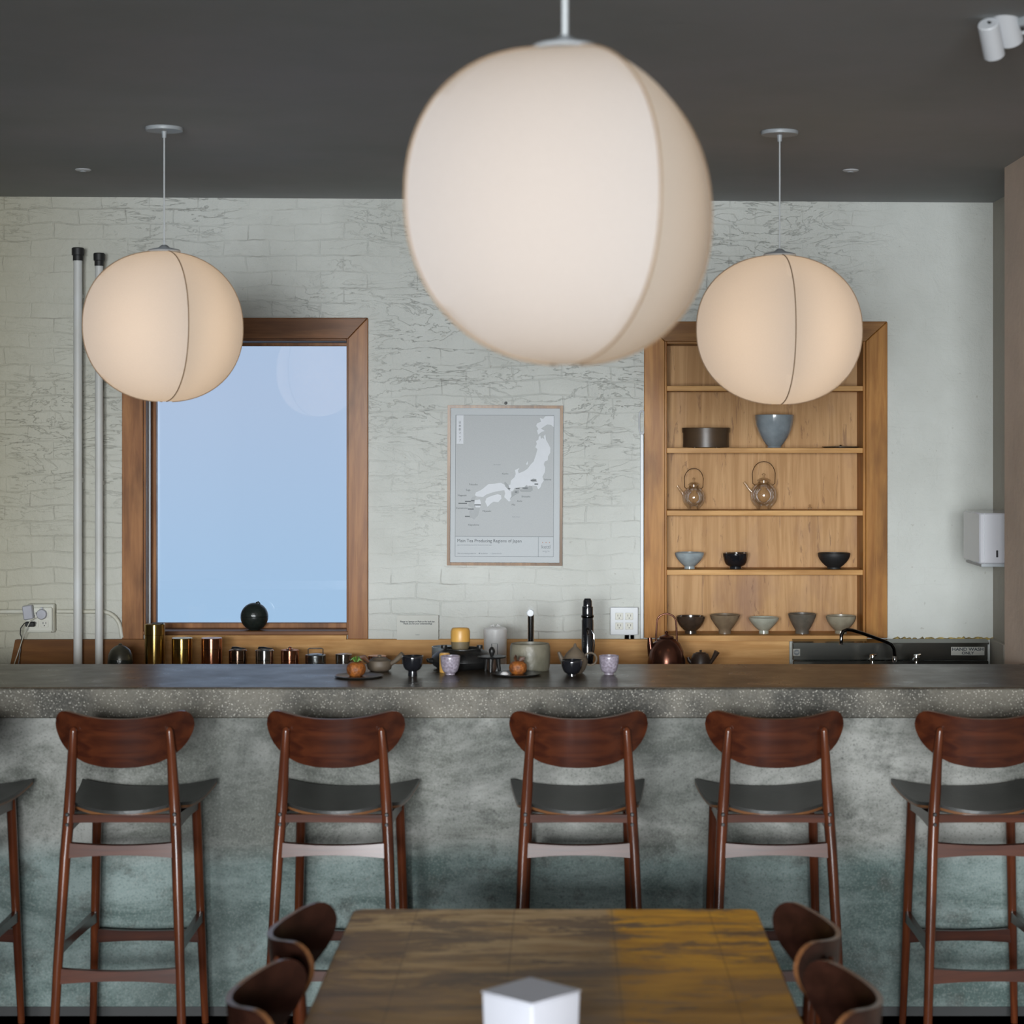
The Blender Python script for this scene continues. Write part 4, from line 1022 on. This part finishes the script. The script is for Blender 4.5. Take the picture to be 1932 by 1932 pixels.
# taupe teapot
D = yb(1270); x = PX(1085, D)
tpot = thing('clay_teapot', 'taupe clay teapot with a pointed lid and round ring handle, behind the black cup', 'teapot', (x, D, HB))
b = MB(); b.lathe([(0, 0), (.024, 0), (.034, .012), (.042, .032), (.043, .044), (.038, .056), (0, .056)], 36); b.build('pot_body', M['taupepot'], tpot)
b = MB(); b.lathe([(0, .0565), (.037, .0565), (.030, .068), (.018, .080), (.007, .090), (.0035, .100), (0, .102)], 32); b.build('lid', M['taupepot'], tpot)
b = MB(); b.tube([(-.034, 0, .030), (-.046, -.003, .050), (-.056, -.005, .072)], [.012, .0085, .005], 12); b.build('spout', M['taupepot'], tpot)
b = MB(); b.tube([(.052+.021*math.cos(a), 0, .048+.021*math.sin(a)) for a in [i*2*PI/24 for i in range(24)]], .0034, 8, closed=True); b.build('ring_handle', M['taupepot'], tpot)
D = yb(1275); x = PX(1079, D)
solid('black_cup', bowlprof(.0365, .052, .015, .006, .003, .42), M['blackglaze'], x, D, HB, 'glossy black cup in front of the taupe pointed-lid teapot', 'cup', group='tea cups on the bar')
D = yb(1272); x = PX(1149, D)
solid('speckled_cup', bowlprof(.0335, .062, .0165, .004, .003, .42), M['lavender'], x, D, HB, 'speckled lavender cup at the right end of the tableware', 'cup', group='tea cups on the bar')
# black dispenser tower
D = 8.2; x = PX(1108.5, D); z0 = zc; h = PZ(1128, D)-z0
dt = thing('black_dispenser', 'tall glossy black cylindrical dispenser with a small metal tap, left of the outlet', 'dispenser', (x, D, z0))
r = .0245
b = MB(); b.lathe([(0, 0), (r, 0), (r, h-.092), (r*.93, h-.088), (r*.93, h-.036), (r*.75, h-.033), (r*.72, h-.012), (r*.5, h-.002), (0, h)], 40); b.build('cylinder_body', M['blackglaze'], dt)
b = MB(); b.lathe([(r*1.0, h-.080), (r*1.06, h-.078), (r*1.06, h-.072), (r*1.0, h-.070), (r*1.0, h-.080)], 40); b.build('ring', M['darkchrome'], dt)
b = MB(); b.tube([(0, -r, h-.125), (0, -r-.016, h-.127)], .0075, 14); b.tube([(0, -r-.012, h-.128), (.003, -r-.014, h-.150)], [.005, .003], 10)
b.tube([(.016, -r*.7, h-.130), (.026, -r*.9, h-.150), (.027, -r*.9, h-.19), (.02, -r*.8, h-.26)], .0028, 8)
b.build('tap', M['chrome'], dt)
# copper kettle
D = 8.28; x = PX(1257.5, D); k = D/F
kz = zc
ke = thing('copper_kettle', 'round brown copper kettle with a tall arched handle below the left of the shelves', 'kettle', (x, D, kz))
hb = PZ(1203, D)-kz
b = MB(); R = 36*k
b.lathe([(0, 0), (R*.9, 0), (R*.99, .006), (R*1.02, .012), (R, .02), (R*.99, hb*.42), (R*.9, hb*.68), (R*.7, hb*.87), (R*.45, hb*.965), (R*.35, hb), (0, hb)], 48); b.build('kettle_body', M['kettlebrown'], ke)
b = MB(); b.lathe([(0, hb), (R*.4, hb), (R*.36, hb+.006), (R*.1, hb+.012), (R*.06, hb+.016), (R*.1, hb+.022), (R*.05, hb+.027), (0, hb+.028)], 28); b.build('lid', M['kettlebrown'], ke)
b = MB(); b.tube([(-R*.72, 0, hb*.55), (-R*.85, 0, hb*.8), (-R*.88, 0, hb*1.0)], [.020, .013, .009], 12); b.build('spout', M['kettlebrown'], ke)
ht = PZ(1158, D)-kz
hp = [(-R*.55, 0, hb*.80), (-R*.54, 0, hb*1.08)]+[(R*.50*math.cos(a), 0, hb*1.38+(ht-hb*1.38)*math.sin(a)) for a in [PI-i*PI/12 for i in range(13)]]+[(R*.54, 0, hb*1.08), (R*.55, 0, hb*.80)]
b = MB(); b.tube(hp, [.0045, .0042]+[.0038]*13+[.0042, .0045], 10, up=(0, 1, 0)); b.build('handle', M['kettlebrown'], ke)
# small dark teapot
D = 8.3; x = PX(1322, D); q = D/F
st = thing('small_teapot', 'small dark brown clay teapot with a side handle, right of the copper kettle', 'teapot', (x, D, zc))
hh_ = PZ(1233, D)-zc
b = MB(); b.lathe([(0, 0), (.036, 0), (.043, .02), (.044, hh_*.55), (.038, hh_*.85), (.030, hh_), (0, hh_)], 36); b.build('pot_body', M['darkclay'], st)
b = MB(); b.lathe([(0, hh_), (.024, hh_), (.020, hh_+.005), (.004, hh_+.007), (.0055, hh_+.014), (0, hh_+.016)], 24); b.build('lid', M['darkclay'], st)
b = MB(); b.tube([(.034, -.01, hh_*.55), (.050, -.015, hh_*.8), (.066, -.02, hh_+.010)], [.008, .008, .012], 14); b.build('handle', M['darkclay'], st)
b = MB(); b.tube([(-.034, 0, hh_*.6), (-.048, 0, hh_*.72), (-.052, 0, hh_*.85)], [.012, .008, .006], 10); b.build('spout', M['darkclay'], st)

# ------------------------------------------------------------------ things on the shelves
def onshelf(name, px0, px1, pyt, pyb, m, label, cat, fr=.45, fh=.10, bulge=.55, dy=.075, shz=None, wob=0, grp='bowls on the display shelves'):
    D = DW+dy; z = shz; R = (px1-px0)/2*D/F; h = (pyb-pyt)*D/F
    return solid(name, bowlprof(R, h, R*fr, h*fh+.002, .0035, bulge), m, PX((px0+px1)/2, D), D, z, label, cat, group=grp, wob=wob)
z5 = zsill
onshelf('tea_bowl', 1276, 1330, 1163, 1195, M['brownbowl'], 'dark brown bowl on the bottom ledge, leftmost beside the kettle handle', 'bowl', .42, .14, .5, .06, z5)
onshelf('tea_bowl', 1339, 1396, 1160, 1195, M['tanbowl'], 'tan bowl, second from the left on the bottom ledge', 'bowl', .42, .18, .75, .06, z5)
onshelf('tea_bowl', 1412, 1470, 1166, 1196, M['celadon'], 'pale celadon bowl in the middle of the bottom ledge', 'bowl', .33, .16, .72, .06, z5)
onshelf('tea_bowl', 1487, 1540, 1158, 1195, M['taupebowl'], 'taupe bowl, fourth from the left on the bottom ledge', 'bowl', .5, .15, .75, .06, z5)
onshelf('tea_bowl', 1558, 1615, 1162, 1195, M['beigebowl'], 'beige bowl behind the curved sink tap, rightmost on the bottom ledge', 'bowl', .4, .14, .6, .06, z5)
z4 = shelfz(1075)
onshelf('tea_bowl', 1273, 1329, 1045, 1075, M['bluebowl'], 'pale blue bowl on the shelf above the bottom ledge', 'bowl', .36, .12, .6, .08, z4)
onshelf('tea_bowl', 1364, 1412, 1046, 1075, M['blackglaze'], 'small glossy black bowl with an uneven rim beside the pale blue bowl', 'bowl', .5, .12, .35, .08, z4, wob=.02)
onshelf('tea_bowl', 1543, 1604, 1046, 1075, M['brownbowl'] if 0 else M['capblack'], 'wide matte black bowl at the right of its shelf', 'bowl', .42, .06, .55, .08, z4)
z2 = shelfz(845)
onshelf('deep_bowl', 1424, 1498, 781, 843, M['bluegrey'], 'deep blue-grey glazed bowl on the upper shelf below the right lamp', 'bowl', .36, .03, .52, .08, z2)
D = DW+.085; x = PX(1332, D); R = 45*D/F; h = (842-804)*D/F
bx = thing('bentwood_box', 'round dark bentwood box on the upper shelf, left of the deep bowl', 'box', (x, D, z2))
b = MB(); b.lathe([(0, .003), (R*.97, .003), (R*.97, h-.012), (0, h-.012)], 48); b.build('box_body', M['bentwood'], bx)
b = MB(); b.lathe([(0, h-.0118), (R, h-.022), (R*1.01, h-.002), (R*.99, h), (R*.94, h-.001), (0, h-.002)], 48); b.build('lid', M['bentwood'], bx)
b = MB()
for a in (.6, 2.2, 3.9, 5.3): b.lathe([(0, 0), (.006, 0), (.006, .004), (0, .004)], 10, T(R*.7*math.cos(a), R*.7*math.sin(a), 0))
b.build('foot', M['bentwood'], bx)
D = DW+.09; x = PX(1586, D); R = 35*D/F
lidd = thing('flat_black_lid', 'flat black lid with a tiny knob lying at the right of the upper shelf', 'lid', (x, D, z2))
b = MB(); b.lathe([(0, 0), (R*.85, 0), (R, .003), (R, .005), (R*.3, .008), (0, .008)], 40); b.build('lid_disc', M['blackmetal'], lidd)
b = MB(); b.lathe([(0, .008), (.004, .008), (.005, .011), (0, .013)], 14); b.build('knob', M['blackmetal'], lidd)
def glass_pot(pxc, rpx, pyb, pytop, hty, label):
    D = DW+.08; z = shelfz(963); k = D/F; R = rpx*k; hb = (pyb-pytop)*k; H_ = (pyb-hty)*k
    g = thing('glass_teapot', label, 'teapot', (PX(pxc, D), D, z), 0, 'glass teapots on the display shelves')
    c = hb*.5
    prof = [(0, .001), (R*.5, .001)]+[(R*math.sin(a), c-c*.98*math.cos(a)) for a in [.6+i*(PI-1.05)/12 for i in range(13)]]
    prof += [(R*.43, hb*1.0)]
    b = MB(); b.lathe(prof, 40, cap=False); b.build('pot_body', M['clear'], g)
    ri = R*.72
    b = MB(); b.lathe([(ri*math.sin(a), c-ri*math.cos(a)) for a in [i*(PI-.75)/12 for i in range(13)]]+[(ri*.55, hb*.97)], 32, cap=False); b.build('strainer', M['clear'], g)
    b = MB(); b.lathe([(0, hb+.004), (R*.50, hb+.001), (R*.50, hb+.004), (R*.3, hb+.012), (R*.08, hb+.016), (R*.09, hb+.024), (R*.15, hb+.030), (0, hb+.036)], 32); b.build('lid', M['clear'], g)
    b = MB(); b.tube([(-R*.86, 0, hb*.62), (-R*1.15, 0, hb*.78), (-R*1.45, 0, hb*.98)], [.0085, .0065, .006], 12, caps=False); b.build('spout', M['clear'], g)
    b = MB(); r2 = R*.92; zc2 = hb+.012
    hp = [(-R*.62, 0, hb*.86), (-R*.80, 0, hb*.92)]+[(-r2*math.cos(a)*.93, 0, zc2+(H_-zc2)*math.sin(a)**.8) for a in [PI*i/14 for i in range(1, 14)]]+[(R*.80, 0, hb*.92), (R*.62, 0, hb*.86)]
    b.tube(hp, .0016, 8, up=(0, 1, 0)); b.build('handle', M['bronze'], g)
glass_pot(1309, 21.5, 959, 913, 881, 'smaller glass teapot with a thin arched handle, left on the middle shelf')
glass_pot(1441, 26, 959, 905, 868, 'larger glass teapot with a thin arched handle, centre of the middle shelf')
D = DW+.08
solid('glass_stopper', [(0, 0), (.007, 0), (.009, .006), (.008, .011), (.003, .014), (.0055, .020), (0, .024)], M['clear'], PX(1528, D), D, shelfz(963), 'tiny clear glass stopper right of the larger glass teapot', 'stopper')

# ------------------------------------------------------------------ sink
sx0, sx1 = PX(1492.5, DW), XR-.006
sk = thing('steel_sink', 'stainless steel hand wash sink with raised splash back under the right wall', 'sink', ((sx0+sx1)/2, DW-.3, 0))
zt = PZ(1209, DW)
wbox(M['steel'], sk, sx0, sx1-.03, DW-.060, DW-.034, PZ(1243, DW), zt, name='splash_back', bev=.003)
b = MB(); t = bmesh.new()
yA, yB = DW-.09, DW-.034
v = [t.verts.new(p) for p in ((sx0, yA, zt+.000), (sx1-.03, yA, zt+.000), (sx1-.03, yB, zt+.012), (sx0, yB, zt+.012), (sx0, yA, zt-.006), (sx1-.03, yA, zt-.006), (sx1-.03, yB, zt), (sx0, yB, zt))]
for q in ((0, 1, 2, 3), (7, 6, 5, 4), (0, 4, 5, 1), (1, 5, 6, 2), (2, 6, 7, 3), (3, 7, 4, 0)): t.faces.new([v[i] for i in q])
bmesh.ops.recalc_face_normals(t, faces=t.faces); b._merge(t); bmesh.ops.transform(b.bm, matrix=loc(sk), verts=b.bm.verts); b.build('top_flange', M['steel'], sk)
b = MB(); zd = zc-.002
for a_ in ((sx0, sx1, DW-.56, DW-.50), (sx0, sx1, DW-.14, DW-.034), (sx0, sx0+.10, DW-.50, DW-.14), (sx1-.10, sx1, DW-.50, DW-.14)):
    b.box(a_[0], a_[1], a_[2], a_[3], zd-.02, zd, .001)
b.box(sx0+.10, sx1-.10, DW-.50, DW-.14, zd-.2, zd-.19); b.box(sx0+.09, sx0+.10, DW-.51, DW-.13, zd-.2, zd-.02); b.box(sx1-.10, sx1-.09, DW-.51, DW-.13, zd-.2, zd-.02)
b.box(sx0+.09, sx1-.09, DW-.51, DW-.50, zd-.2, zd-.02); b.box(sx0+.09, sx1-.09, DW-.14, DW-.13, zd-.2, zd-.02)
bmesh.ops.transform(b.bm, matrix=loc(sk), verts=b.bm.verts); b.build('basin', M['steel'], sk)
wbox(M['steel'], sk, sx0, sx1-.03, DW-.075, DW-.062, zd, PZ(1243, DW), name='lower_step', bev=.003)
for x in (sx0+.03, sx1-.05):
    for y in (DW-.53, DW-.1): wbox(M['steel'], sk, x, x+.03, y, y+.03, 0, zd-.02, name='leg')
# stickers on the sink
hx, hz = PX(1826, DW-.062), PZ(1228.5, DW-.062)
stk = wbox(M['sticker'], sk, hx-.072, hx+.072, DW-.0612, DW-.0602, hz-.018, hz+.018, name='sign_plate', bev=.0004)
so = sk.location
text('lettering', 'HAND WASH', hx-so.x, hz+.0075-so.z, DW-.0616-so.y, .019, M['ink'], sk, bold=.0005, xs=1.18, ext=.0002)
text('lettering', 'ONLY', hx-so.x, hz-.009-so.z, DW-.0616-so.y, .017, M['ink'], sk, bold=.0005, xs=1.15, ext=.0002)
nx, nz = PX(1503, DW-.062), PZ(1231, DW-.062)
b = MB(); b.box(nx-.015, nx+.015, DW-.0612, DW-.0604, nz-.015, nz+.015, .0003); bmesh.ops.transform(b.bm, matrix=loc(sk), verts=b.bm.verts); b.build('mark_plate', M['sticker'], sk)
b = MB(); b.lathe([(0, 0), (.0125, 0), (.0125, .0006), (0, .0006)], 24, T(nx-so.x, DW-.0612-so.y, nz-so.z) @ RX(PI/2)); b.build('mark_disc', M['ink_grey'], sk)
text('lettering', 'NSF', nx-so.x, nz-so.z, DW-.0622-so.y, .0105, M['sticker'], sk, bold=.0003, ext=.0002)
# gooseneck tap
D = 8.45
fa = thing('sink_tap', 'curved swivel chrome tap arching over the sink from right to left', 'tap', (PX(1688, D), D, zd))
fp = rel([pt(1688, 1262, D), pt(1688, 1236, D), pt(1687, 1224, D), pt(1682, 1216, D), pt(1672, 1211, D), pt(1650, 1203, D-.03), pt(1625, 1194, D-.06), pt(1608, 1189, D-.08), pt(1598, 1188, D-.09), pt(1591, 1191, D-.095), pt(1587.5, 1198, D-.1), pt(1587, 1213, D-.1)], fa)
b = MB(); b.tube(fp, .0072, 12); b.build('spout', M['darkchrome'], fa)
b = MB(); b.lathe([(0, 0), (.016, 0), (.016, .01), (.010, .02), (.009, .045), (.012, .062), (.0075, .075), (0, .075)], 20); b.build('tap_base', M['chrome'], fa)
b = MB(); b.tube([fp[-1], (fp[-1][0], fp[-1][1], fp[-1][2]-.006)], .0075, 12); b.build('nozzle', M['chrome'], fa)
for px in (1646, 1729):
    x = PX(px, D)-fa.location.x
    b = MB(); b.lathe([(0, 0), (.012, 0), (.011, .012), (.006, .018), (.0065, .068), (.013, .070), (.012, .080), (0, .084)], 18, T(x, 0, 0))
    b.tube([(x, 0, .076), (x-.018, -.02, .060)], .0045, 8); b.tube([(x, 0, .078), (x+.018, -.004, .082)], .0045, 8)
    b.build('tap_handle', M['chrome'], fa)
b = MB(); b.box(PX(1640, D)-fa.location.x, PX(1735, D)-fa.location.x, -.02, .02, 0, .008, .003); b.build('deck_plate', M['chrome'], fa)
# rusty caulk
b = MB(); cpts = []; n_ = 60
for i in range(n_):
    px = 1683+(1882-1683)*i/(n_-1); cpts.append((PX(px, DW-.004), DW-.006, PZ(1205.5, DW)+random.uniform(-.003, .004)))
b.tube(cpts, [random.uniform(.003, .009) for _ in cpts], 6)
tag(b.build('trim_3', M['rust']), 'rusty stained caulk line above the sink', kind='structure')

# paper towel dispenser on the recessed side wall
Dn, Df = 8.0, 8.32
dx0 = XR-.212
dp = thing('towel_dispenser', 'white metal paper towel dispenser fixed to the right side wall above the sink', 'dispenser', (XR, 8.16, PZ(1068, Dn)))
z0, z1 = PZ(1068, Dn), PZ(968, Dn)
b = MB(); b.box(dx0, XR-.001, Dn, Df, z0+.008, z1, .006)
bmesh.ops.transform(b.bm, matrix=loc(dp), verts=b.bm.verts); b.build('dispenser_body', M['dispenser'], dp)
b = MB(); b.box(dx0+.01, XR-.004, Dn+.01, Df-.01, z0-.004, z0+.008, .001); bmesh.ops.transform(b.bm, matrix=loc(dp), verts=b.bm.verts); b.build('slot_base', M['lampgrey'], dp)
kx, kzz = PX(1881.5, Dn), PZ(1045, Dn)
b = MB(); b.box(kx-.004, kx+.004, Dn-.0015, Dn+.002, kzz-.014, kzz+.014, .0015); bmesh.ops.transform(b.bm, matrix=loc(dp), verts=b.bm.verts); b.build('sight_slot', M['black'], dp)
b = MB(); b.box(PX(1857, Dn)-.001, PX(1857, Dn)+.001, Dn-.003, Dn+.001, z0+.01, z1-.002, .0008); bmesh.ops.transform(b.bm, matrix=loc(dp), verts=b.bm.verts); b.build('door_seam', M['whitemetal'], dp)
# small pale plastic corner guard behind the sink end
b = MB(); b.box(XR-.022, XR-.001, DW-.30, DW-.04, zd+.002, PZ(1213, 8.5), .002)
tag(b.build('side_splash', M['greige']), 'pale side splash strip between the sink and the side wall', 'splash strip')

# ------------------------------------------------------------------ ceiling fixtures
for px, py, lab in ((157, 319, 'small round white ceiling fitting left of the left pendant lamp'), (1605, 320, 'small round white ceiling fitting right of the right pendant lamp')):
    D = F*(cz(PX(px, 7.8))-EYE)/(CY-py); x = PX(px, D)
    g = thing('ceiling_sprinkler', lab, 'sprinkler', (x, D, cz(x)-.0008), 0, 'round ceiling fittings')
    b = MB(); b.lathe([(0, 0), (.030, 0), (.031, -.003), (.026, -.006), (0, -.007)], 28); b.build('cover_ring', M['spot'], g)
    b = MB(); b.lathe([(0, -.007), (.012, -.007), (.011, -.010), (0, -.011)], 20); b.build('cover_cap', M['lampgrey'], g)
# track spotlights at the top right
Ds = 4.95
tr = thing('spotlight_cluster', 'cluster of white cylindrical spotlights on the ceiling at the top right corner', 'spotlight', (PX(1972, Ds), Ds, cz(1.1)-.001))
o0 = tr.location
b = MB(); b.lathe([(0, 0), (.075, 0), (.078, -.008), (.07, -.02), (0, -.022)], 36); b.build('ceiling_plate', M['lampgrey'], tr)
for (xa, ya, xb, yb_, r) in ((1864, 44, 1876, 104, 20), (1893, 15, 1908, 78, 23), (1928, -14, 1940, 52, 24)):
    A = Vector(pt(xa, ya, Ds-.03))-o0; B = Vector(pt(xb, yb_, Ds+.03))-o0; rr = r*Ds/F
    d = (B-A); q = Vector((0, 0, 1)).rotation_difference(d).to_matrix().to_4x4(); Ln = d.length
    b = MB(); b.lathe([(0, 0), (rr*.9, 0), (rr, .003), (rr, Ln), (rr*.93, Ln), (rr*.9, Ln-.03), (0, Ln-.03)], 32, T(*A) @ q); hd = b.build('spot_head', M['spot'], tr)
    b = MB(); b.tube([tuple(A), (A.x*.5, 0, -.022), (A.x*.3, 0, -.015)], .006, 8); b.build('arm', M['toe'], hd)
